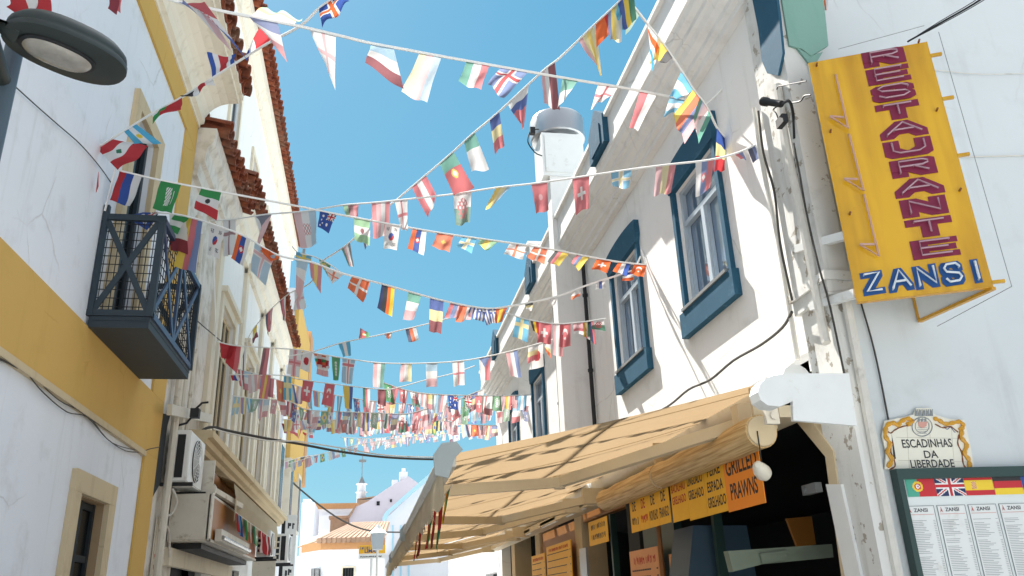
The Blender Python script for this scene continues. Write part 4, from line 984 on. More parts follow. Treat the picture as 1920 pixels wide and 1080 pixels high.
# big air conditioner
def aircon(loc, L, hgt, dp, label, group=None):
    a = thing('air_conditioner', loc, label, 'air conditioner', group); X, Y, Z = loc
    x = MB(); x.box(X, X + dp, Y, Y + L, Z, Z + hgt); o = x.build('casing', 'white', a)
    bm = bmesh.new(); bm.from_mesh(o.data); bmesh.ops.bevel(bm, geom=bm.edges[:], offset=.012, segments=2, affect='EDGES'); bm.to_mesh(o.data); bm.free()
    x = MB(); x.box(X + .02, X + dp * .32, Y - .006, Y - .001, Z + .08, Z + hgt - .05)
    x.build('rear_coil', 'black', a)
    x = MB(); x.box(X + dp * .42, X + dp * .78, Y - .008, Y - .001, Z + .05, Z + hgt - .06); x.build('side_louvre', 'black', a)
    x = MB()
    for k in range(5): z = Z + .06 + k * (hgt - .12) / 4; x.box(X + .0, X + dp * .36, Y - .012, Y - .007, z - .02, z + .02)
    x.build('side_ribs', 'dirtywhite', a)
    cy, cz, r = Y + L * .5, Z + hgt * .5, hgt * .42
    x = MB(); n = 32
    x.tube([(X + dp + .002, cy, cz), (X + dp + .012, cy, cz)], r, n); x.build('fan_recess', 'black', a)
    x = MB()
    for q in (.2, .36, .52, .68, .84, 1.0):
        ring = [(X + dp + .02 + .02 * (1 - q), cy + r * q * math.cos(t), cz + r * q * math.sin(t)) for t in [k * 2 * math.pi / 28 for k in range(29)]]; x.tube(ring, .005, 4)
    for k in range(12):
        t = k * math.pi / 6; x.tube([(X + dp + .04, cy + .05 * math.cos(t), cz + .05 * math.sin(t)), (X + dp + .02, cy + r * math.cos(t), cz + r * math.sin(t))], .004, 4)
    x.tube([(X + dp + .03, cy, cz), (X + dp + .05, cy, cz)], .06, 16)
    x.build('fan_grille', 'white', a)
    for yb_ in (Y - .02, Y + L - .1): x = MB(); x.box(X - .12, X + dp + .08, yb_, yb_ + .05, Z - .055, Z - .012); x.build('wall_bracket', 'black', a)
    return a
aircon((-2.56, 10.98, 3.18), 1.0, .66, .27, 'large white air conditioner with stained casing bracketed above the shop box')
x = MB(); x.bar(LF.px(318, 768, .2), LF.px(393, 785, .1), .06, .13); tag(x.build('sheet_metal_hood', 'dirtywhite'), 'dirty metal shelf just above the large air conditioner', 'shelf')
# black floodlight above
p = atX(365, 775, -2.3); fl = thing('floodlight', p, 'small black spotlight above the large air conditioner', 'lamp')
x = MB(); x.box(p.x - .05, p.x + .06, p.y - .05, p.y + .06, p.z - .06, p.z + .06); x.build('housing', 'black', fl); x = MB(); x.tube([p, p + Vector((-.1, .05, -.12)), p + Vector((-.2, .05, -.15))], .015, 6); x.tube([p + Vector((0, 0, .05)), p + Vector((.08, 0, .14)), p + Vector((.16, 0, .15))], .015, 6); x.build('bracket', 'black', fl)

# shop box, awning cassette, fluorescent fitting
sb = thing('shop_canopy', (-2.6, 13.5, 2.6), 'white and brown boxed canopy over the shop under the large air conditioner', 'canopy')
x = MB(); x.box(-2.58, -2.08, 11.6, 11.63, 2.52, 3.1); x.box(-2.58, -2.06, 11.63, 16.6, 2.5, 2.53); x.box(-2.1, -2.06, 11.6, 11.75, 2.5, 3.12); x.box(-2.58, -2.08, 11.63, 16.6, 3.08, 3.11); x.build('box', 'dirtywhite', sb)
x = MB(); x.box(-2.1, -2.08, 11.76, 16.6, 2.53, 3.08); x.build('front_board', 'brownpanel', sb)
x = MB(); x.box(-2.56, -2.2, 11.9, 16.4, 2.42, 2.49); x.build('roller_shutter_slot', 'black', sb)
fx_ = thing('light_fitting', (-2.03, 13.2, 2.55), 'long grimy fluorescent fitting along the lower edge of the shop canopy', 'lamp')
x = MB(); x.box(-2.05, -1.97, 12.0, 14.9, 2.52, 2.68); x.build('housing', 'dirtywhite', fx_); x = MB(); x.tube([(-1.955, 12.05, 2.57), (-1.955, 14.85, 2.57)], .03, 10); x.build('tube_cover', 'bulb', fx_, smooth=True)
x = MB(); x.box(-2.58, -2.5, 11.5, 16.8, 2.2, 2.42); tag(x.build('shop_fascia', 'creamlt'), 'cream fascia strip over the shop door below the canopy', 'fascia')
# shop awning, rolled mechanism with hanging beige valance
sa = thing('shop_awning', (-2.3, 14.5, 3.2), 'small beige awning with scalloped valance and open rusty mechanism over the left shop', 'awning')
x = MB(); x.box(-2.5, -2.15, 12.05, 12.1, 3.2, 3.62); x.tube([(-2.2, 12.03, 3.22), (-2.2, 12.12, 3.22)], .1, 16); x.build('end_plate', 'dirtywhite', sa)
x = MB(); x.tube([(-2.3, 12.1, 3.42), (-2.3, 16.8, 3.42)], .12, 12); x.build('roller', 'rust', sa, smooth=True)
x = MB(); x.bar((-2.2, 12.2, 3.25), (-1.9, 13.1, 3.1), .07, .07); x.bar((-1.9, 13.1, 3.1), (-2.15, 14.4, 3.25), .06, .06); x.build('arm', 'dirtywhite', sa)
ya, yb = 12.75, 19.0
mb = MB(); k = 150; pr = None
for j in range(k + 1):
    y = ya + (yb - ya) * j / k; low = .50 + .05 * abs(math.sin(y * math.pi / .3)); off = .015 * math.sin(y * 6)
    cur = [(-1.98, y, 3.40), (-1.95 + off, y, 3.2), (-1.95 + off, y, 3.40 - low)]
    if pr:
        for a in (0, 1): mb.face([pr[a], cur[a], cur[a + 1], pr[a + 1]])
    pr = cur
mb.build('valance', 'valance', sa, smooth=True)
x = MB(); x.prism([(-2.3, ya, 3.53), (-1.97, ya, 3.40), (-1.97, ya, 3.42), (-2.3, ya, 3.55)], (0, yb - ya, 0)); x.build('canvas', 'awning', sa)
# two small units farther
aircon((-2.15, 17.3, 2.62), .75, .5, .25, 'small white air conditioner beside the red and white flags, first past the shop canopy', 'small air conditioners down the left side')
aircon((-2.3, 22.2, 2.75), .9, .7, .32, 'farther small air conditioner near the end of the left houses', 'small air conditioners down the left side')
x = MB(); x.box(-2.5, -2.0, 19.6, 19.64, 2.1, 2.75); tag(x.build('hanging_sign', 'dirtywhite'), 'blank pale projecting sign board between the small air conditioners', 'sign')
v = thing('vertical_shop_sign', (-2.1, 25, 2), 'narrow vertical white sign with worn dark print at the end of the left houses', 'sign')
VS = Pl((-2.45, 25, 0), (1, 0, 0), (0, -1, 0)); x = MB(); x.pbox(VS, 0, .42, 1.7, 4.2, -.06, 0); x.build('board', 'white', v)
x = MB(); x.pbox(VS, 0, .1, 1.7, 4.2, 0, .01); x.build('dark_edge', 'black', v)
for k in range(7): smudge(v, VS, .17, .36, 3.8 - k * .32, .2, .0, 'ink', k)
for k, (y, lb) in enumerate(((11.1, 'tall narrow menu poster with red lettering on the stained wall'),)):
    o = thing('wall_poster', (-2.58, y, 1.5), lb, 'poster'); x = MB(); x.pbox(LF, 10.95, 11.5, 1.6, 2.75, .01, .025); x.build('sheet', 'creamlt', o)
    for q in range(5): smudge(o, LF, 11.02, 11.42, 2.25 - q * .13, .07, .025, 'inkr', q)
    x = MB(); x.pbox(LF, 11.08, 11.38, 2.4, 2.7, .0255, .03); x.build('picture', 'rust', o)
pipe('cable', [(-2.45, 11.0, 3.1), (-2.4, 11.1, 2.95), (-2.46, 11.15, 2.8), (-2.52, 10.95, 2.72), (-2.5, 11.3, 2.6), (-2.5, 11.5, 2.3)], .015, 'cablew', 'white coiled hose hanging under the large air conditioner', 'hose')

# cable crossing the street, plus thinner ones
def spanc(pts, y0, y1, r, m, lb):
    xs = [p[0] for p in pts]; P = [atY(px_, py_, y0 + (y1 - y0) * (px_ - xs[0]) / (xs[-1] - xs[0])) for px_, py_ in pts]
    return pipe('overhead_cable', P, r, m, lb, 'cable', None, 6)
spanc([(372, 812), (395, 801), (430, 808), (500, 822), (560, 832), (640, 847), (720, 857), (805, 861), (880, 860)], 12.5, 17, .022, 'cable', 'thick twisted dark cable bundle crossing the street under the flags')
spanc([(400, 804), (430, 812), (500, 826), (560, 828), (640, 840), (720, 853), (805, 857), (880, 855)], 12.5, 17, .012, 'cablew', 'pale cable running with the thick dark bundle across the street')
spanc([(542, 898), (560, 915), (600, 948), (640, 975), (680, 992), (715, 997), (755, 998)], 30, 34, .03, 'cable', 'thin black cable sagging over the far houses')
spanc([(395, 620), (408, 640), (412, 670), (408, 700), (400, 740)], 12, 12.3, .008, 'cable', 'loose black wire dangling beside the stained wall') if False else None
spanc([(366, 598), (385, 615), (415, 640)], 10.5, 13.5, .008, 'cable', 'thin wire rising from the balcony side to the stained house')
# ================================================================== FAR END OF THE STREET
def gable(name, x0, x1, y0, y1, zb, ze, zr, m, lb, cat='house', roof='oldtile', ridge='y'):
    o = thing(name, ((x0 + x1) / 2, y0, 0), lb, cat); w = MB()
    if ridge == 'y':
        xm = (x0 + x1) / 2; w.prism([(x0, y0, zb), (x1, y0, zb), (x1, y0, ze), (xm, y0, zr), (x0, y0, ze)], (0, y1 - y0, 0)); w.build('wall', m, o)
        r = MB(); r.prism([(x0 - .2, y0 - .15, ze - .1), (xm, y0 - .15, zr + .02), (xm, y0 - .15, zr + .18), (x0 - .25, y0 - .15, ze + .05)], (0, y1 - y0, 0)); r.prism([(x1 + .2, y0 - .15, ze - .1), (x1 + .25, y0 - .15, ze + .05), (xm + .002, y0 - .15, zr + .18), (xm + .002, y0 - .15, zr + .02)], (0, y1 - y0, 0)); r.build('roof', roof, o)
    return o
def fwin(o, x0, x1, y, z0, z1, frame='creamlt', bars=2):
    P = Pl((0, y, 0), (1, 0, 0), (0, -1, 0)); x = MB(); f = (x1 - x0) * .14
    x.pbox(P, x0 - f, x0, z0 - f, z1 + f, .001, .06); x.pbox(P, x1, x1 + f, z0 - f, z1 + f, .001, .06); x.pbox(P, x0, x1, z1, z1 + f, .001, .06); x.pbox(P, x0, x1, z0 - f, z0, .001, .08)
    w_ = x.build('window', frame, o); x = MB(); x.pbox(P, x0, x1, z0, z1, .002, .02); x.build('pane', 'glassdk', w_)
    x = MB()
    for k in range(1, bars + 1): q = x0 + (x1 - x0) * k / (bars + 1); x.pbox(P, q - .02, q + .02, z0, z1, .021, .04)
    x.pbox(P, x0, x1, (z0 + z1) / 2 - .02, (z0 + z1) / 2 + .02, .041, .05); x.build('bars', 'black', w_)
# corner house facing the street, y = 38
yA = 38.0
def A(px_, py_, y=yA): 
    p = atY(px_, py_, y); return p.x, p.z
x0, z1 = A(575, 1030); x1, _ = A(722, 1030)
zE = A(605, 1030)[1]
o = thing('corner_house', (0, yA, 0), 'low white house closing the street, with yellow eave band and barrel tile roof', 'house')
w = MB(); w.box(A(603, 1040)[0], x1, yA, yA + 8, 0, zE); w.build('wall', 'farwhite', o)
w = MB(); w.prism([(A(603, 1040)[0], yA, 0), (A(603, 1040)[0] + .002, yA + 8, 0), (x0 - 1.6, yA + 8, 0), (x0 - .2, yA + 1.8, 0)], (0, 0, zE - .05)); w.build('side_wall', 'farwhite', o)
w = MB(); w.box(A(601, 1040)[0], x1, yA - .12, yA, zE - .02, zE + .32); w.prism([(A(601, 1040)[0], yA - .12, zE - .02), (x0 - .35, yA + 1.7, zE - .02), (x0 - .3, yA + 1.8, zE - .02), (A(603, 1040)[0] - .01, yA, zE - .02)], (0, 0, .34)); w.build('eave_band', 'terracotta', o)
r = tiles(0, 0, 0, 0, 0, 0) if False else MB()
e0, e1 = A(598, 1022)[0], x1; ap0, apz = A(660, 1003); 
k = e0
while k < e1:
    t0 = (k - e0) / (e1 - e0); top = Vector((ap0 + (e1 + .3 - ap0) * t0, yA + 4.5, zE + 1.5)); bot = Vector((k, yA - .3, zE + .34))
    r.tube([bot, bot.lerp(top, .98)], .1, 6, rs=[.13, .09]); k += .21
r.prism([(e0, yA - .25, zE + .33), (e1, yA - .25, zE + .33), (e1 + .3, yA + 4.5, zE + 1.46), (ap0, yA + 4.5, zE + 1.46)], (0, 0, .05))
r.prism([(e0, yA - .25, zE + .33), (ap0, yA + 4.5, zE + 1.46), (e0 - 1.6, yA + 6, zE + .4)], (0, 0, .05))
r.build('tile_roof', 'oldtile', o, smooth=True)
a, b = A(643, 1065), A(663, 1078); fwin(o, a[0], b[0], yA, a[1] - 1.5, a[1], 'creamlt', 3)
for q in (586, 594): 
    a = A(q, 1066); w = MB(); w.box(a[0] - .05, a[0] + .1, yA - .3, yA - .28 + 1.0, a[1] - 1.4, a[1]); 
    w.build('side_window', 'grey', o)
a = A(618, 1008, 42); w = MB(); w.box(a[0], a[0] + .8, 42, 42.8, zE + .6, zE + 1.7); w.box(a[0] - .08, a[0] + .88, 41.92, 42.88, zE + 1.7, zE + 1.82); w.build('chimney', 'oldtile', o)
# white hotel block, y=55
yB = 56.0
B = lambda a, b: (lambda p: (p.x, p.z))(atY(a, b, yB))
o = thing('balcony_house', (0, yB, 0), 'white two storey house with long balcony and terracotta parapet in the far centre', 'house')
l, t = B(588, 955); r_, _ = B(670, 955)
w = MB(); w.box(l, r_, yB, yB + 8, 0, t); w.build('wall', 'farwhite', o)
w = MB(); w.box(l - .1, r_ + .05, yB - .15, yB + 8.1, t, t + .35); w.build('parapet_band', 'terracotta', o)
for a, b in (((607, 968), (613, 982)), ((626, 969), (632, 982))): p, q = B(*a), B(*b); fwin(o, p[0], q[0], yB, q[1], p[1], 'alu', 1)
for a, b in (((632, 1005), (637, 1012)),): p, q = B(*a), B(*b); fwin(o, p[0], q[0], yB, q[1], p[1], 'alu', 1)
zb_ = B(600, 991)[1]; w = MB(); w.box(B(590, 990)[0], B(650, 990)[0], yB - .9, yB, zb_ - .15, zb_); w.box(B(590, 990)[0], B(650, 990)[0], yB - .9, yB - .8, zb_, zb_ + .75); w.build('balcony', 'farwhite', o)
# white side block left
o = thing('white_annex', (-6, 48, 0), 'white gabled block between the left houses and the balcony house', 'house')
yC = 48.0; C_ = lambda a, b: (lambda p: (p.x, p.z))(atY(a, b, yC))
w = MB(); w.box(C_(566, 945)[0], C_(590, 945)[0], yC, yC + 5, 0, C_(580, 942)[1]); w.box(C_(568, 945)[0], C_(583, 945)[0], yC - .1, yC + 5.1, C_(580, 942)[1], C_(580, 936)[1]); w.build('wall', 'farwhite', o)
w = MB(); w.prism([(C_(571, 1035)[0], yC - 2, 0), (C_(618, 1035)[0], yC - 2, 0), (C_(618, 1002)[0], yC - 2, C_(618, 1002)[1]), (C_(571, 1020)[0], yC - 2, C_(571, 1020)[1])], (0, 1.9, 0)); w.build('sloped_wall', 'farwhite', o)
# lilac gable
yD = 50.0; D = lambda a, b: (lambda p: (p.x, p.z))(atY(a, b, yD))
o = thing('gabled_house', (2, yD, 0), 'large plain lilac grey gable wall with two tiny windows behind the awning', 'house')
pts = [D(655, 1030), D(655, 972), D(668, 950), D(690, 940), D(730, 913), D(766, 893), D(800, 918), D(830, 950), D(830, 1080), D(655, 1080)]
w = MB(); w.prism([(a, yD, b) for a, b in pts], (0, 10, 0)); w.build('gable_wall', 'lilac', o)
for (a, b) in (((706, 940), (712, 948)), ((731, 936), (735, 942))): p, q = D(*a), D(*b); fwin(o, p[0], q[0], yD, q[1], p[1], 'lilac', 1)
e = [D(653, 976), D(668, 950), D(668, 946), D(650, 972)]; w = MB(); w.prism([(a, yD - .3, b) for a, b in e], (0, 10, 0)); w.build('verge_tiles', 'oldtile', o)
p = D(758, 895); q = D(765, 880); w = MB(); w.box(p[0] - .25, p[0] + .25, yD + 1, yD + 1.5, p[1], q[1] + .0); w.box(p[0] - .7, p[0] - .35, yD + 1, yD + 1.4, p[1] - .5, p[1]); w.tube([(p[0], yD + 1.25, q[1]), (p[0], yD + 1.25, q[1] + .25)], .12, 8); w.build('chimney', 'farwhite', o)
# tower with weather vane
yT = 75.0; T = lambda a, b: (lambda p: (p.x, p.z))(atY(a, b, yT))
o = thing('lantern_tower', (0, yT, 0), 'slim white lantern tower with a weather vane on the skyline', 'tower')
cx, zt = T(678, 909); _, zm = T(678, 924); _, zb2 = T(678, 935); hw = .38
w = MB(); w.tube([(cx, yT, 0), (cx, yT, zm)], hw * 1.1, 8); w.tube([(cx, yT, zm), (cx, yT, zm + .08)], hw * 1.4, 8); w.tube([(cx, yT, zm + .08), (cx, yT, zt)], hw, 8); w.tube([(cx, yT, zt), (cx, yT, zt + .1)], hw * 1.3, 8); w.build('shaft', 'farwhite', o)
w = MB(); w.tube([(cx, yT, zt + .1), (cx, yT, zt + .8)], hw, 8, rs=[hw * .9, .02]); w.tube([(cx, yT, zt + .3), (cx, yT, zt + 2.6)], .035, 5); w.box(cx - .3, cx + .35, yT - .02, yT + .02, zt + 2.0, zt + 2.25); w.build('weather_vane', 'grey', o)
rr0, rz = T(670, 945); w = MB(); w.prism([(rr0, yT - 3, rz), (T(702, 945)[0], yT - 3, rz + .2), (T(702, 931)[0], yT + 2, T(700, 931)[1]), (T(676, 931)[0], yT + 2, T(700, 931)[1])], (0, 0, .1)); w.box(rr0, T(702, 945)[0], yT - 3, yT + 4, 0, rz); w.build('base_roof', 'oldtile', o)
# light blue cornice house, y=36
yE = 34.0; E_ = lambda a, b: (lambda p: (p.x, p.z))(atY(a, b, yE))
o = thing('blue_cornice_house', (2.5, yE, 0), 'white house with a sloping light blue cornice just beyond the awning', 'house')
yE = 44.0; E_ = lambda a, b: atY(a, b, yE)
w = MB(); w.prism([E_(*p) for p in ((717, 1100), (717, 985), (722, 974), (786, 914), (850, 860), (990, 860), (990, 1100))], (0, 5, 0)); w.build('wall', 'farwhite', o)
w = MB(); w.prism([E_(*p) + Vector((0, -.5, 0)) for p in ((719, 986), (717, 972), (722, 962), (786, 906), (850, 852), (850, 862), (787, 914), (731, 962), (723, 976))], (0, .5, 0)); w.build('cornice', 'ltblue', o)
w = MB()
for a in (735, 750, 765): w.prism([E_(*p) + Vector((0, -.05, 0)) for p in ((a, 1100), (a, 985), (a + 3, 985), (a + 3, 1100))], (0, .05, 0))
w.build('pilaster', 'ltblue', o)
# signboard in the far street
o = thing('shop_signboard', atY(698, 1030, 26), 'yellow and blue shop signboard projecting at the end of the street', 'sign')
FS = Pl((0, 26, 0), (1, 0, 0), (0, -1, 0)); a = FS.uv(673, 1023); b = FS.uv(722, 1047); mid = FS.uv(698, 1038)[1]
x = MB(); x.pbox(FS, a[0], b[0], b[1], mid, 0, .05); x.build('white_half', 'white', o); x = MB(); x.pbox(FS, a[0], b[0], mid, a[1], 0, .05); x.build('yellow_half', 'cardy', o)
hw = b[0] - a[0]; smudge(o, FS, a[0] + hw * .06, a[0] + hw * .94, a[1] - .13, .10, .05, 'blueletter', 3); text(o, 'LIMAR', FS, a[0] + hw * .22, mid + .02, .05, .11, 'blueletter', 'lettering', w=hw * .55, bold=.03)
smudge(o, FS, a[0] + hw * .06, a[0] + hw * .9, mid - .11, .05, .05, 'ink', 4); smudge(o, FS, a[0] + hw * .12, a[0] + hw * .85, b[1] + .03, .05, .05, 'ink', 5)
x = MB(); x.tube([FS.pt((a[0] + b[0]) / 2, b[1] - .0, .02), FS.pt((a[0] + b[0]) / 2 - .05, 0, .02)], .04, 8); x.build('post', 'white', o)
ol = thing('lantern', atY(708, 1012, 24), 'white framed street lantern standing above the far signboard', 'lamp')
p = atY(708, 1017, 24.5); x = MB(); x.hexa([(p.x - .14, 24.4, p.z - .2), (p.x + .14, 24.4, p.z - .2), (p.x + .14, 24.68, p.z - .2), (p.x - .14, 24.68, p.z - .2), (p.x - .2, 24.34, p.z + .25), (p.x + .2, 24.34, p.z + .25), (p.x + .2, 24.74, p.z + .25), (p.x - .2, 24.74, p.z + .25)]); x.build('glass_body', 'alu', ol)
x = MB(); x.tube([(p.x, 24.54, p.z + .25), (p.x, 24.54, p.z + .38), (p.x, 24.54, p.z + .5)], .2, 8, rs=[.28, .12, .03]); x.tube([(p.x, 24.54, p.z - .2), (p.x, 24.54, 0)], .035, 8); x.build('post', 'white', ol)
o = thing('low_shop_house', (5, 19.5, 0), 'low white shop house hidden behind the awnings beyond the restaurant', 'house')
NF = Pl((3.05, 0, 0), (0, 1, 0), (-1, 0, 0)); w = MB(); wall(w, NF, 19.3, 32, 0, 4.3, [(20, 22, 0, 2.3), (23, 24.5, 0, 2.3), (26, 28, .9, 2.3)], .25); back(w, 3.05, 9, 19.3, 32, 0, 4.3, ('x0',)); w.build('wall', 'farwhite', o)
for a, b in ((20, 22), (23, 24.5), (26, 28)): w = MB(); w.pbox(NF, a, b, 0, 2.3, -.24, -.2); w.build('shop_front', 'dark', o)
# ================================================================== FLAGS
FC = {k: H(v)[:3] for k, v in dict(r='#c8202c', w='#f4f2f0', b='#1f4fa8', n='#16285a', g='#2c9a4e', G='#1c7a58', y='#f3cf2e', o='#ee6a24', k='#26262a', l='#4fb4dc', p='#dd6a72', P='#eab0b4',
      t='#49a78f', m='#8e2436', c='#f2e3a4', v='#6f86bb', q='#a9cfe6', e='#9ad29a').items()}
def inr(u, v, cx, cy, r, asp=1.0): return ((u - cx) ** 2 + ((v - cy) * asp) ** 2) < r * r
def fcol(d, u, v):
    """colour of the flag print at (u along the cord, v down the drop)"""
    k = d.split(':'); t = k[0]
    if t == 'V': s = k[1]; return s[min(len(s) - 1, int(u * len(s)))] if len(k) < 3 else ovl(k[2], u, v, s[min(len(s) - 1, int(u * len(s)))])
    if t == 'H': s = k[1]; return s[min(len(s) - 1, int(v * len(s)))] if len(k) < 3 else ovl(k[2], u, v, s[min(len(s) - 1, int(v * len(s)))])
    if t == 'X':      # cross: field, cross, [border], [centre v]
        f, c = k[1][0], k[1][1]; b = k[1][2] if len(k[1]) > 2 else None; cv = float(k[2]) if len(k) > 2 else .5
        du, dv = abs(u - .5), abs(v - cv)
        if du < .07 or dv < .055: return c
        if b and (du < .14 or dv < .10): return b
        return f
    if t == 'D': return 'r' if inr(u, v, .5, .5, .27, 1.3) else 'w'
    if t == 'TR': 
        if abs(u - .5) < .05 and .3 < v < .3: return 'w'
        a = inr(u, v, .5, .42, .24, 1.2) and not inr(u, v, .5, .50, .19, 1.2); return 'w' if a or inr(u, v, .5, .62, .07, 1.2) else k[1] if len(k) > 1 else 'r'
    if t == 'SW': 
        du, dv = abs(u - .5), abs(v - .5) * 1.3; return 'w' if (du < .08 and dv < .27) or (dv < .08 and du < .27) else k[1] if len(k) > 1 else 'r'
    if t == 'KR':
        if inr(u, v, .5, .5, .2, 1.3): return 'r' if u + .15 * math.sin(v * 12) > .5 else 'b'
        for a, b in ((.22, .2), (.78, .2), (.22, .8), (.78, .8)):
            if abs(u - a) < .1 and abs(v - b) < .07 and int((u + v) * 26) % 2: return 'k'
        return 'w'
    if t == 'BR': 
        if inr(u, v, .5, .5, .17, 1.2): return 'b'
        return 'y' if abs(u - .5) / .42 + abs(v - .5) / .42 < 1 else 'g'
    if t == 'AU':
        if u > .5 and v < .45:
            a, b = (u - .75) / .25, (v - .22) / .22
            if abs(a) < .16 or abs(b) < .16: return 'r'
            if abs(a) < .28 or abs(b) < .28 or abs(abs(a) - abs(b)) < .2: return 'w'
            return 'n'
        for a, b, r in ((.25, .25, .07), (.2, .5, .05), (.35, .7, .05), (.2, .85, .06), (.7, .7, .08)):
            if inr(u, v, a, b, r): return 'w'
        return 'b'
    if t == 'UK':
        a, b = (u - .5) * 2, (v - .5) * 2
        if abs(a) < .14 or abs(b) < .16: return 'r'
        if abs(a) < .26 or abs(b) < .28: return 'w'
        dd = abs(abs(a) - abs(b)); return 'r' if dd < .08 else 'w' if dd < .22 else 'n'
    if t == 'CZ': return k[1][0] if v < .45 and abs(u - .5) < (.45 - v) * 1.1 else (k[1][1] if u < .5 else k[1][2])
    if t == 'SA': return 'w' if (.35 < u < .62 and .18 < v < .8 and (int(u * 30) + int(v * 23)) % 3) or (abs(u - .75) < .025 and .25 < v < .75) else 'g'
    if t == 'GR': 
        if u > .55 and v < .4: return 'w' if abs(u - .78) < .06 or abs(v - .2) < .05 else 'b'
        return 'b' if int(u * 9) % 2 == 0 else 'w'
    if t == 'WA':
        if inr(u, v, .5, .5, .3, .9) and math.sin(u * 31) * math.cos(v * 27) > -.25: return 'r'
        return 'w' if v < .5 else 'G'
    if t == 'US': return ('n' if u > .5 and v < .4 else ('r' if int(u * 9) % 2 == 0 else 'w'))
    if t == 'MA': return 'y' if inr(u, v, .5, .5, .15, 1.2) and (abs(u - .5) < .05 or abs(v - .5) < .04) else 'o'
    return 'w'
def ovl(o, u, v, base):
    t = o[0]; c = o[1:]
    if t == '*': return c if inr(u, v, .5, .5, .13, 1.2) else base
    if t == '@':   # coat of arms: ring + core
        return c[1] if inr(u, v, .5, .5, .09, 1.2) else c[0] if inr(u, v, .5, .5, .16, 1.2) else base
    if t == '#': return ('r' if (int(u * 14) + int(v * 14)) % 2 else 'w') if abs(u - .5) < .16 and abs(v - .5) < .15 else base
    if t == '^': return c if v < .4 and abs(u - .5) < (.42 - v) * 1.15 else base
    if t == '=': return c if abs(u - .5) < .05 else base
    return base
NAMES = {'r': 'red', 'w': 'white', 'b': 'blue', 'n': 'navy', 'g': 'green', 'G': 'dark green', 'y': 'yellow', 'o': 'orange', 'k': 'black', 'l': 'light blue', 'p': 'pale red', 'P': 'pale pink', 't': 'sea green', 'm': 'maroon', 'c': 'pale yellow', 'v': 'greyish blue', 'q': 'pale blue', 'e': 'pale green'}
def fname(d):
    k = d.split(':'); t = k[0]
    if t in 'VH': 
        s = []; 
        for c in k[1]:
            if not s or s[-1] != NAMES[c]: s.append(NAMES[c])
        return ('flag with upright ' if t == 'V' else 'flag with level ') + ', '.join(s) + ' stripes'
    if t == 'X': return NAMES[k[1][0]] + ' flag with ' + NAMES[k[1][1]] + ' cross'
    return {'D': 'white flag with red disc', 'TR': 'red flag with white crescent and star', 'SW': 'red flag with white cross', 'KR': 'white flag with red and blue roundel', 'BR': 'green flag with yellow diamond and blue disc',
            'AU': 'blue starred flag with small cross canton', 'UK': 'blue, white and red crossed flag', 'CZ': 'white and red flag with blue wedge', 'SA': 'green flag with white script', 'GR': 'blue and white striped flag',
            'WA': 'white and green flag with red dragon', 'US': 'striped flag with navy canton', 'MA': 'orange flag with yellow star'}.get(t, 'flag')
frnd = random.Random(11)
def flag(parent, a, b, d1, d2, design, nu=24, nv=32, wave=.021, backlit=0.0, twist=0.0):
    """a,b: world points on the cord; d1,d2: drop vectors at each end"""
    r0 = origin(parent); me_v = []; fs = []; ph = frnd.uniform(0, 6.3); ph2 = frnd.uniform(0, 6.3); kk = frnd.uniform(.7, 1.5)
    L = (b - a).length
    for j in range(nv + 1):
        v = j / nv
        for i in range(nu + 1):
            u = i / nu; p = a.lerp(b, u) + d1.lerp(d2, u) * v
            wv = wave * (L / .2) * v ** .7 * (math.sin(u * 6.3 * kk + ph + v * 2.0) + .5 * math.sin(v * 7 + ph2 + u * 2))
            tw = twist * v * v * (u - .5) * L
            p = p + Vector((wv * .25 + .0, wv + tw, 0)); p.x -= abs(twist) * .35 * v * (u - .5) * L
            me_v.append(p - r0)
    for j in range(nv):
        for i in range(nu): q = j * (nu + 1) + i; fs.append((q, q + 1, q + nu + 2, q + nu + 1))
    me = bpy.data.meshes.new('flag'); me.from_pydata(me_v, [], fs); me.materials.append(M['flag'])
    ca = me.color_attributes.new('Col', 'FLOAT_COLOR', 'CORNER'); data = []
    for j in range(nv):
        for i in range(nu):
            c = FC[fcol(design, (i + .5) / nu, (j + .5) / nv)]
            fd_ = min(.6, backlit * 1.1 + .07); c = tuple(.8 * x * (1 - fd_) + .62 * fd_ for x in c); data += list(c + (1,)) * 4  # pallor of backlit cloth mixed into the print colour
    ca.data.foreach_set('color', data); me.polygons.foreach_set('use_smooth', [True] * len(fs))
    o = bpy.data.objects.new('flag', me); COL.objects.link(o); o.parent = parent; ORG[o.name] = r0; o['label'] = fname(design); return o
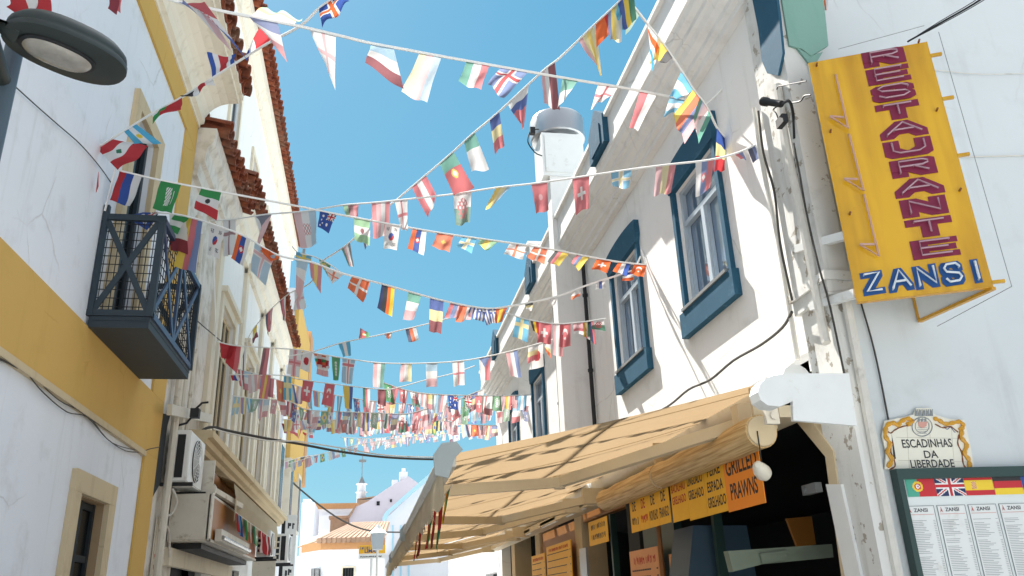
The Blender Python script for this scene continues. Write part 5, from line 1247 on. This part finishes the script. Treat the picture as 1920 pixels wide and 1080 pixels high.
def bunting(label, pts, y0, y1, flags, r=.008, res=(24, 32), backlit=.0, ends=None):
    """cord through photo-measured points; depth runs evenly from y0 to y1 along it"""
    xs = [p[0] for p in pts]; dep = lambda x: y0 + (y1 - y0) * (x - xs[0]) / (xs[-1] - xs[0])
    sp = smooth_path([Vector((p[0], p[1], 0)) for p in pts], 6)
    W_ = [atY(p.x, p.y, dep(p.x)) for p in sp]
    def yat(x):
        for p, q in zip(sp, sp[1:]):
            if min(p.x, q.x) <= x <= max(p.x, q.x) and p.x != q.x: return p.y + (q.y - p.y) * (x - p.x) / (q.x - p.x)
        return sp[0].y if abs(x - sp[0].x) < abs(x - sp[-1].x) else sp[-1].y
    t = thing('flag_bunting', W_[len(W_) // 2], label, 'bunting', 'strings of flags across the street')
    cord = MB()
    if ends: W_ = ([Vector(ends[0])] if ends[0] else []) + W_ + ([Vector(ends[1])] if ends[1] else [])
    cord.tube(W_, r, 5); cord.build('cord', 'cordw', t, smooth=True)
    for f in flags:
        x1, x2, dx, dy, d = f[:5]; fd = f[5] if len(f) > 5 else backlit; tw = f[6] if len(f) > 6 else frnd.uniform(-.5, .5)
        yd = dep((x1 + x2) / 2)
        ax, bx = (x1, yat(x1)), (x2, yat(x2))
        if isinstance(dx, tuple): (dx1, dy1), (dx2, dy2) = dx, dy
        else: dx1 = dx2 = dx; dy1 = dy2 = dy
        a = atY(ax[0], ax[1], dep(x1)); b = atY(bx[0], bx[1], dep(x2))
        a2 = atY(ax[0] + dx1, ax[1] + dy1, dep(x1) - .04); b2 = atY(bx[0] + dx2, bx[1] + dy2, dep(x2) - .04)
        flag(t, a, b, a2 - a, b2 - b, d, res[0], res[1], backlit=fd, twist=tw)
    return t
HI = (30, 38)
bunting('nearest flag cord at the top left corner, draped over the street lamp', [(-80, -30), (20, -28), (120, -32), (230, -40), (330, -60)], 3.0, 4.2, [
    (14, 92, (12, 60), (6, 84), 'V:rwr', 0, .1), (200, 244, (6, 74), (-14, 56), 'V:mp', 0, .6)], .007, HI)
bunting('highest cord of flags crossing the top of the view', [(255, -30), (328, 2), (417, 21), (550, 47), (633, 66), (690, 80), (760, 93), (830, 106), (960, 129), (1080, 150), (1160, 163), (1245, 179), (1320, 194)], 4.6, 5.9, [
    (332, 388, (10, 0), (52, 84), 'V:bwP', .25, .2), (343, 376, (38, -2), (90, 98), 'V:#br' if False else 'V:rwb:#', .1), (468, 548, (28, -12), (22, -20), 'H:Pwye', .35), (466, 520, (28, 40), (24, 72), 'H:bwp', .3),
    (580, 630, (22, 78), (6, 90), 'X:wP', .2, .9), (696, 738, (-14, 32), (22, 84), 'H:qwm', .1), (787, 828, (-34, 78), (-26, 86), 'V:cPq', .35, .1), (875, 918, (-16, 44), (-14, 46), 'V:twp', .15), (940, 990, (-28, 24), (-44, 56), 'X:vrw:.35', .1),
    (1055, 1084, (-12, 60), (-18, 26), 'H:tw', .2), (1122, 1160, (-15, 42), (-26, 30), 'X:wp', .1), (1200, 1232, (-20, 66), (-36, 70), 'V:pw', .1), (1256, 1290, (-12, 34), (-4, 22), 'H:lwl', .2)], .012, HI)
bunting('flag cord rising from the balcony to the top centre', [(182, 277), (230, 247), (283, 214), (343, 181), (397, 147), (450, 113), (500, 82), (563, 48), (600, 14), (650, -20)], 7.2, 4.8, [
    (209, 180, (70, 15), (42, 43), 'H:rwr:@wG', 0, .0), (254, 232, (47, 36), (23, 26), 'V:lwl:*y', 0, .1), (342, 300, (-8, 18), (-14, 28), 'V:rrg', 0), (398, 352, (-2, 4), (-6, 14), 'V:wrwk', 0),
    (440, 398, (-2, -22), (0, -36), 'V:bwrrwb', 0), (505, 455, (-6, -28), (6, -8), 'V:rrwb', 0), (636, 598, (20, 10), (8, 40), 'X:bow:.4', 0)], .011, HI)
bunting('flag cord falling steeply from top centre to the left', [(600, 492), (655, 455), (700, 408), (742, 376), (763, 358), (840, 293), (885, 252), (935, 210), (1017, 134), (1050, 108), (1113, 48), (1160, 4), (1190, -30)], 9.0, 4.6, [
    (640, 656, (14, 36), (8, 42), 'V:GPwk', .2), (676, 690, (8, 34), (6, 24), 'V:nwkb', .1), (772, 798, (26, 62), (26, 36), 'V:pwp', .1), (824, 850, (26, 58), (40, 68), 'H:trr:@yw', .15), (870, 890, (14, 58), (28, 70), 'H:tww', .15), (918, 936, (10, 64), (10, 64), 'H:bcp', .1), (952, 992, (18, 42), (-4, 82), 'H:wbpp', .1),
    (1015, 1040, (2, 62), (14, 90), 'V:Pwmm', .1), (1085, 1114, (30, 58), (22, 92), 'V:Pcyc', .15), (1117, 1140, (0, 48), (16, 20), 'V:oor', 0), (1140, 1165, (-4, 62), (8, 70), 'V:vycw', .15), (1150, 1186, (6, 48), (14, 62), 'V:lbyG', .05)], .010, HI)
bunting('flag cord running down to the nearest right hand window', [(1150, -25), (1182, 5), (1212, 42), (1245, 84), (1280, 136), (1302, 170), (1325, 200), (1345, 240), (1366, 266)], 4.7, 5.75, [
    (1172, 1200, (0, 30), (-24, 38), 'V:eeG', .3), (1214, 1240, (-2, 42), (-12, 52), 'H:wowl', .0), (1232, 1262, (-14, 44), (-18, 12), 'V:yyk', .1), (1278, 1300, (-24, 44), (-22, 24), 'H:lwl', .1), (1300, 1328, (-38, 46), (-44, 66), 'V:yovP', .1), (1312, 1334, (-14, 38), (-22, 52), 'V:twwt', .1), (1344, 1362, (-4, 78), (-4, 62), 'H:bcr', 0)], .011, HI)
bunting('flag cord rising to the upper right over the blue paint', [(1322, 198), (1345, 176), (1400, 122), (1455, 66), (1490, 32), (1522, -2), (1560, -35)], 5.8, 4.5, [
    (1352, 1374, (10, 28), (4, 44), 'V:wge', .1), (1398, 1424, (14, 24), (-2, 46), 'V:wwe', .1), (1456, 1490, (12, 26), (-2, 58), 'BR', .2), (1516, 1550, (22, 20), (6, 44), 'V:wrow', 0)], .009, HI)
bunting('flag cord from the left eaves to the nearest window, gently rising', [(395, 414), (440, 411), (500, 402), (573, 396), (640, 385), (700, 380), (760, 374), (850, 364), (930, 352), (1010, 343), (1100, 330), (1180, 318), (1260, 308), (1330, 300), (1385, 286), (1424, 268)], 9.0, 5.2, [
    (418, 442, (0, 68), (0, 66), 'X:wm:.4', .25), (478, 510, (8, 40), (-26, 64), 'CZ:nwP', .25), (550, 592, (14, 68), (4, 66), 'V:Pwq:#', .3), (642, 672, (6, 22), (0, 22), 'V:emp', .2), (697, 732, (2, 66), (-2, 68), 'V:pPwp', .2), (740, 764, (10, 58), (2, 56), 'X:wp', .15), (850, 884, (4, 60), (-2, 58), 'WA', .25), (930, 960, (-20, 42), (-24, 26), 'V:ycq', .2),
    (996, 1026, (8, 54), (4, 56), 'V:ppp:*P', .1), (1073, 1105, (6, 66), (0, 62), 'SW:p', .1), (1146, 1184, (-2, 34), (0, 30), 'X:lcw', .2), (1230, 1268, (-4, 54), (-10, 54), 'V:Pcp', .2), (1304, 1340, (0, 66), (-10, 58), 'V:wvp:@pw', .1), (1376, 1392, (12, 8), (8, 16), 'V:pv', .1), (1402, 1424, (6, 30), (10, 18), 'V:nvp', .1)], .010, HI, ends=(None, (2.98, 5.0, 5.1)))
bunting('flag cord from the balcony top to the second blue window', [(216, 318), (297, 337), (360, 349), (417, 360), (540, 383), (640, 403), (747, 423), (840, 439), (1007, 463), (1140, 488), (1212, 497)], 7.4, 7.9, [
    (224, 266, (-18, 56), (-20, 58), 'V:rbw', 0, .05), (302, 340, (-15, 54), (-16, 56), 'SA', 0, .05), (378, 415, (-16, 36), (-11, 52), 'H:gwr:*k', 0, .0), (600, 632, (-8, 26), (-14, 38), 'AU', 0), (664, 694, (0, 44), (0, 46), 'H:ewe:*m', .15), (722, 750, (-6, 46), (-4, 48), 'KR', .05), (774, 800, (-12, 40), (-4, 44), 'V:obw:@rw', .05),
    (820, 850, (-10, 28), (-6, 32), 'MA', .15), (868, 894, (-16, 20), (-8, 26), 'X:lcw', .1), (900, 934, (-4, 10), (-20, 18), 'V:eye', .15), (956, 986, (-14, 22), (-4, 26), 'X:wo', .15), (1002, 1026, (-16, 22), (-4, 28), 'X:ow', .1), (1042, 1068, (-16, 20), (-20, 26), 'V:kpyy', .1), (1082, 1106, (-14, 16), (-18, 24), 'V:pvyy', .1), (1120, 1146, (-12, 20), (-6, 22), 'SW:o', .0), (1160, 1182, (-14, 18), (-4, 22), 'V:owb', .0), (1190, 1212, (-10, 20), (-4, 22), 'TR:o', .0)], .011, HI, ends=((-2.58, 7.5, 5.25), (2.98, 8.0, 5.28)))
bunting('flag cord from the balcony side drooping in mid street', [(290, 398), (330, 402), (366, 410), (397, 420), (457, 442), (520, 478), (585, 492), (640, 512), (733, 537), (827, 563), (907, 578), (957, 574), (1040, 557), (1100, 535), (1153, 518), (1190, 506)], 8.0, 8.0, [
    (268, 298, (-32, 10), (-22, 32), 'AU', 0), (328, 362, (-24, 28), (-10, 36), 'V:gwg' if False else 'H:gwg', 0), (318, 352, (-2, 66), (0, 70), 'H:PwmR' if False else 'H:wwm', 0), (350, 380, (-26, 92), (-10, 100), 'V:ypv', .05), (392, 422, (-4, 58), (-12, 56), 'KR', 0), (446, 470, (-14, 48), (-12, 50), 'V:obw:@rw', 0), (488, 526, (-4, 6), (-12, 16), 'V:ooo', 0),
    (478, 518, (-10, 56), (-20, 54), 'X:qPw:.3', .2), (556, 578, (-4, 58), (-14, 76), 'H:qwPP', .2), (580, 604, (2, 28), (-2, 52), 'V:pyp', .2), (610, 646, (4, 20), (-20, 18), 'X:wo', .1), (660, 694, (-12, 22), (-10, 40), 'X:ow', .05), (716, 740, (-10, 48), (-2, 54), 'V:nkoy', .0), (766, 790, (-10, 54), (-14, 46), 'H:twP', .15), (806, 832, (-4, 66), (-2, 60), 'H:bcm', .1), (845, 868, (-12, 30), (-8, 22), 'V:pvP', .1), (862, 892, (-8, 34), (-10, 22), 'V:oowP', .1),
    (882, 912, (-6, 16), (-4, 28), 'GR', .1), (900, 930, (10, 34), (4, 26), 'GR', .1), (930, 952, (-4, 26), (-10, 30), 'V:oyo', .05), (984, 1000, (2, 12), (-2, 16), 'H:kcw', .1), (1030, 1046, (2, 14), (-4, 16), 'V:www', .1), (1072, 1090, (-2, 14), (-2, 18), 'H:wwo', .1), (1118, 1134, (-2, 14), (2, 16), 'V:wbw', .1), (1168, 1186, (-2, 14), (2, 18), 'H:bwo', 0)], .011, HI, ends=((-2.1, 9.3, 5.3), (2.98, 8.05, 5.22)))
bunting('light blue and yellow flags on a short cord near the left eave tip', [(548, 462), (560, 474), (590, 482), (620, 497), (640, 512)], 9.5, 9.0, [(556, 584, (-4, 16), (2, 18), 'X:lyy', .1), (598, 620, (2, 14), (-2, 20), 'BR', .2)], .008)
bunting('flag cord from the left upper wall down through the portuguese red flag to the centre', [(455, 668), (470, 625), (500, 588), (540, 552), (575, 535), (592, 520)], 13.5, 9.5, [
    (474, 482, (-2, 26), (2, 22), 'H:ycm', .05), (498, 512, (0, 38), (-2, 40), 'V:npP', .1), (524, 536, (4, 38), (2, 44), 'V:mpw', .1), (552, 566, (-6, 40), (10, 36), 'X:wP', .1), (455, 462, (-2, 46), (-2, 44), 'V:mw', .1)], .008)
bunting('flag cord through the white wall drooping then rising to the flue', [(540, 668), (585, 660), (640, 643), (717, 627), (807, 606), (870, 590), (930, 583), (985, 598), (1040, 607), (1090, 604), (1136, 597)], 11.0, 9.4, [
    (672, 692, (2, -22), (2, -6), 'V:mrg:@yw', .1), (720, 736, (4, 10), (-2, 12), 'V:Pow', .1), (760, 780, (6, 24), (6, 26), 'V:now', .1), (634, 656, (8, 24), (4, 28), 'V:lwl', .05), (968, 992, (-8, 38), (-2, 42), 'X:lcc:.35', .1), (994, 1010, (4, 20), (2, 24), 'V:kyr', .0), (1008, 1034, (-2, 38), (0, 40), 'SW:p', .05), (1050, 1070, (-2, 44), (0, 44), 'TR:p', .05), (1074, 1096, (2, 20), (6, 24), 'H:PPpw', .1), (1094, 1106, (0, 28), (0, 30), 'V:ycG', .1), (1112, 1132, (-4, 16), (4, 24), 'WA', .1), (1092, 1112, (4, 30), (8, 44), 'V:pwknp', 0), (1036, 1056, (0, 60), (0, 62), 'V:Pwp', .2)], .009, ends=(None, (2.62, 9.6, 5.9) if False else None))
bunting('flag cord across the middle with pale evenly hung flags', [(405, 640), (440, 648), (500, 652), (560, 656), (600, 664), (660, 674), (720, 681), (800, 681), (870, 676), (930, 665), (990, 650), (1055, 632), (1110, 622)], 12.6, 10.6, [
    (430, 452, (-10, 34), (-6, 50), 'V:rrp', .0), (412, 440, (2, 30), (-4, 26), 'V:rrr', 0), (494, 506, (-10, 52), (-6, 50), 'V:mp', .15), (543, 566, (-5, 48), (-4, 50), 'X:wpP', .1), (568, 586, (-5, 34), (-6, 38), 'D', .0), (588, 610, (6, 28), (8, 24), 'H:owgor', .05), (594, 617, (0, 40), (0, 40), 'H:wrwP', .0),
    (642, 666, (-1, 46), (-6, 46), 'X:qpw:.25', .1), (700, 722, (-2, 46), (-2, 46), 'V:Pwt', .2), (752, 772, (-4, 34), (0, 34), 'V:Pwc', .2), (798, 820, (0, 44), (0, 46), 'H:qwP', .15), (848, 870, (2, 46), (2, 46), 'X:wp', .15), (898, 920, (1, 44), (1, 44), 'CZ:vwp', .1), (948, 970, (8, 46), (10, 52), 'V:Pwv', .1), (990, 1010, (-2, 30), (0, 30), 'H:wcp', .1), (1000, 1018, (-8, 46), (2, 46), 'D', 0), (1020, 1032, (0, 14), (2, 34), 'H:rwco', 0), (1044, 1060, (0, 30), (4, 26), 'V:lwl', 0), (622, 638, (2, 44), (-2, 44), 'SA', .1)], .010, res=(20, 26), ends=((-2.58, 12.6, 7.0), None))
POOL = ['V:Pwp', 'V:rwr', 'H:wrP', 'SW:p', 'TR:p', 'X:wp', 'V:byb', 'V:wvp', 'H:kry', 'V:twp', 'V:mwm', 'H:ycr', 'BR', 'UK', 'AU', 'X:lyy', 'V:lwl', 'MA', 'V:Gwp', 'D', 'H:qwp', 'V:npw', 'GR', 'V:ycp', 'WA', 'V:pvc', 'H:wwm', 'V:obw', 'KR', 'CZ:vwp', 'V:cqb', 'US', 'H:bcm', 'SA', 'V:mmp']
def row(label, pts, y0, y1, w, h, step, seed, fixed=(), backlit=.22, skip=(), r=.009):
    rd = random.Random(seed); fl = list(fixed); x = min(p[0] for p in pts) + step * .4; xe = max(p[0] for p in pts) - step * .5
    taken = [(f[0] - 2, f[1] + 2) for f in fixed] + list(skip)
    while x < xe:
        if not any(a < x + w and x < b for a, b in taken):
            ww = w * rd.uniform(.7, 1.15); hh = h * rd.uniform(.75, 1.15); s = rd.uniform(-.35, .3)
            fl.append((x, x + ww, (s * hh * .6, hh), (s * hh * .6 + rd.uniform(-4, 4), hh * rd.uniform(.85, 1.1)), rd.choice(POOL), backlit * rd.uniform(.4, 2.0), rd.uniform(-.8, .8)))
        x += step * rd.uniform(.8, 1.25)
    return bunting(label, pts, y0, y1, fl, r, (14, 18), backlit)
row('flag cord below the pale middle row, from left windows with red crossed flags', [(430, 703), (480, 702), (540, 705), (560, 711), (640, 722), (717, 730), (745, 727), (800, 712), (850, 700), (890, 686)], 14, 12, 18, 40, 27, 3, [
    (432, 446, (2, 10), (6, 12), 'V:rbw', 0), (492, 508, (-8, 44), (-6, 46), 'V:pyp', .1), (532, 546, (-2, 46), (2, 44), 'X:lcc:.4', .05), (568, 588, (-4, 38), (-6, 40), 'SW:p', 0), (610, 628, (-8, 40), (-6, 42), 'TR:p', 0), (643, 662, (2, 44), (0, 42), 'V:yyb', .1), (680, 694, (2, 36), (0, 38), 'V:Gpw', .1), (708, 724, (0, 28), (0, 32), 'V:mm', .1)], skip=((730, 900),))
row('flag cord in the crowded band, rising right to the far blue windows', [(715, 716), (760, 731), (800, 738), (860, 741), (930, 742), (1000, 740)], 13.5, 14.6, 14, 32, 11.5, 5, [(840, 858, (2, 26), (0, 28), 'AU', 0), (868, 884, (6, 24), (2, 26), 'UK', 0)])
row('lower crowded flag cord at the left eaves with red and white flags', [(435, 742), (480, 748), (540, 752), (575, 768), (640, 772), (700, 774), (760, 776), (800, 766), (850, 752), (905, 730)], 15.5, 14.5, 13, 32, 12, 8)
row('flag cord sagging through the middle of the crowded band', [(440, 690), (520, 712), (600, 735), (700, 752), (800, 760), (900, 764), (990, 758)], 15, 15.2, 13, 34, 14, 44)
row('dense flag cord spanning the sky just under the crowded band', [(528, 786), (575, 788), (640, 787), (700, 790), (760, 789), (830, 789), (880, 796), (932, 798)], 18, 18.6, 12, 24, 9.5, 12)
row('flag cord drooping behind the dense one', [(520, 755), (580, 775), (650, 792), (720, 796), (800, 790), (860, 778), (925, 760)], 20, 20, 11, 22, 10, 15)
row('far flag cord rising to the right above the awning', [(540, 870), (600, 852), (660, 836), (720, 825), (780, 818), (850, 812), (915, 805)], 23, 22, 10, 16, 13, 21, backlit=.3)
row('second far flag cord of mostly white flags', [(640, 820), (700, 822), (760, 815), (820, 806), (870, 800), (900, 798)], 25, 25, 9, 15, 12, 25, backlit=.3)
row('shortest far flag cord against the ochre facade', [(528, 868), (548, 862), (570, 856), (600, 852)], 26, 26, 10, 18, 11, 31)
row('flag cord hung low at the left end with red flags', [(524, 792), (560, 800), (590, 806)], 22, 24, 12, 18, 10, 33, backlit=.0)
# flags hanging at the nearest awning's front edge
aws = thing('flag_bunting', (.45, 6, 2.4), 'red and green flags hanging inside the awning front edge', 'bunting', 'strings of flags across the street')
x = MB(); x.tube([(.56, 5.6, 2.36), (.56, 10, 2.36)], .004, 5); x.build('cord', 'cordw', aws)
for (ya, yb, dn, ds) in ((5.75, 6.1, .2, 'V:gry'), (6.25, 6.7, .34, 'H:rrG'), (6.8, 7.2, .3, 'H:rrm'), (7.3, 7.8, .26, 'V:gr'), (8.6, 9.2, .26, 'H:rm'), (9.4, 9.9, .25, 'V:rrg')):
    flag(aws, Vector((.56, ya, 2.36)), Vector((.56, yb, 2.36)), Vector((-.04, .02, -dn)), Vector((-.02, .05, -dn * 1.1)), ds, 16, 20)
# flags on the left shop awning
als = thing('flag_bunting', (-2.0, 13, 3), 'small row of blue, green and red flags on the left shop awning', 'bunting', 'strings of flags across the street')
x = MB(); x.tube([(-1.92, 12.7, 2.98), (-1.92, 18.5, 2.98)], .004, 5); x.build('cord', 'cordw', als)
for (ya, yb, dn, ds) in ((12.8, 13.0, .25, 'V:rr'), (13.05, 13.35, .28, 'V:lb'), (13.7, 13.95, .3, 'V:Gg'), (14.2, 14.4, .3, 'V:gow'), (14.8, 15.1, .3, 'V:Ge'), (15.7, 16.3, .36, 'V:rwr'), (16.4, 16.9, .36, 'V:rrw'), (17.0, 17.4, .33, 'V:rm')):
    flag(als, Vector((-1.92, ya, 2.98)), Vector((-1.92, yb, 2.98)), Vector((.03, .02, -dn)), Vector((.04, .05, -dn * 1.1)), ds, 14, 16)
tn = MB(); a = LF.px(184, 322, .05); tn.prism([a, a + Vector((0, .06, -.12)), a + Vector((0, .03, -.2))], (.004, 0, 0)); tag(tn.build('flag_scrap', 'inkr'), 'torn red flag scrap on the near white wall', 'flag')

# flag stickers in the menu case
def sticker(u0, u1, v0, v1, fn, nm, n=(42, 28)):
    me_v, fs, data = [], [], []; r0 = origin(mc)
    for j in range(n[1] + 1):
        for i in range(n[0] + 1): me_v.append(EW.pt(u0 + (u1 - u0) * i / n[0], v1 + (v0 - v1) * j / n[1], .054) - r0)
    for j in range(n[1]):
        for i in range(n[0]): q = j * (n[0] + 1) + i; fs.append((q, q + n[0] + 1, q + n[0] + 2, q + 1)); data += list(FC[fn((i + .5) / n[0], (j + .5) / n[1])] + (1,)) * 4
    me = bpy.data.meshes.new('flag_sticker'); me.from_pydata(me_v, [], fs); me.materials.append(M['print'])
    ca = me.color_attributes.new('Col', 'FLOAT_COLOR', 'CORNER'); ca.data.foreach_set('color', data)
    o = bpy.data.objects.new('flag_sticker', me); COL.objects.link(o); o.parent = mc; ORG[o.name] = r0; o['label'] = nm
m_, nt_, b_ = newmat('printed colours'); a_ = nt_.nodes.new('ShaderNodeAttribute'); a_.attribute_name = 'Col'; nt_.links.new(a_.outputs[0], b_.inputs[0]); b_.inputs['Roughness'].default_value = .4; M['print'] = m_
def f_pt(u, v):
    d = math.hypot(u - .4, (v - .5) * .68)
    return 'w' if d < .07 and (abs(u - .4) > .03 or abs(v - .5) > .05) else 'r' if d < .11 else 'y' if d < .18 else ('t' if u < .4 else 'r')
def f_es(u, v):
    if abs(u - .32) < .09 and abs(v - .5) < .18: return 'r' if (int(u * 40) + int(v * 30)) % 2 else 'c'
    return 'y' if .25 < v < .75 else 'r'
def f_uk(u, v):
    a, b = (u - .5) * 2, (v - .5) * 2
    if abs(a) < .1 or abs(b) < .17: return 'r'
    if abs(a) < .17 or abs(b) < .29: return 'w'
    dd = abs(abs(a) - abs(b)); return 'r' if dd < .06 else 'w' if dd < .2 else 'n'
fns = [(f_pt, 'green and red flag sticker with yellow armillary'), (f_uk, 'blue, white and red crossed flag sticker'), (f_es, 'red and yellow flag sticker'), (lambda u, v: 'kry'[min(2, int(v * 3))], 'black, red and yellow flag sticker'), (lambda u, v: 'bwr'[min(2, int(u * 3))], 'blue, white and red striped flag sticker')]
for k, (fn, nm) in enumerate(fns): sticker(fx[0] + k * fw + .001, fx[0] + (k + 1) * fw - .001, fv0, fv1, fn, nm)
print('OBJ', len(bpy.data.objects))
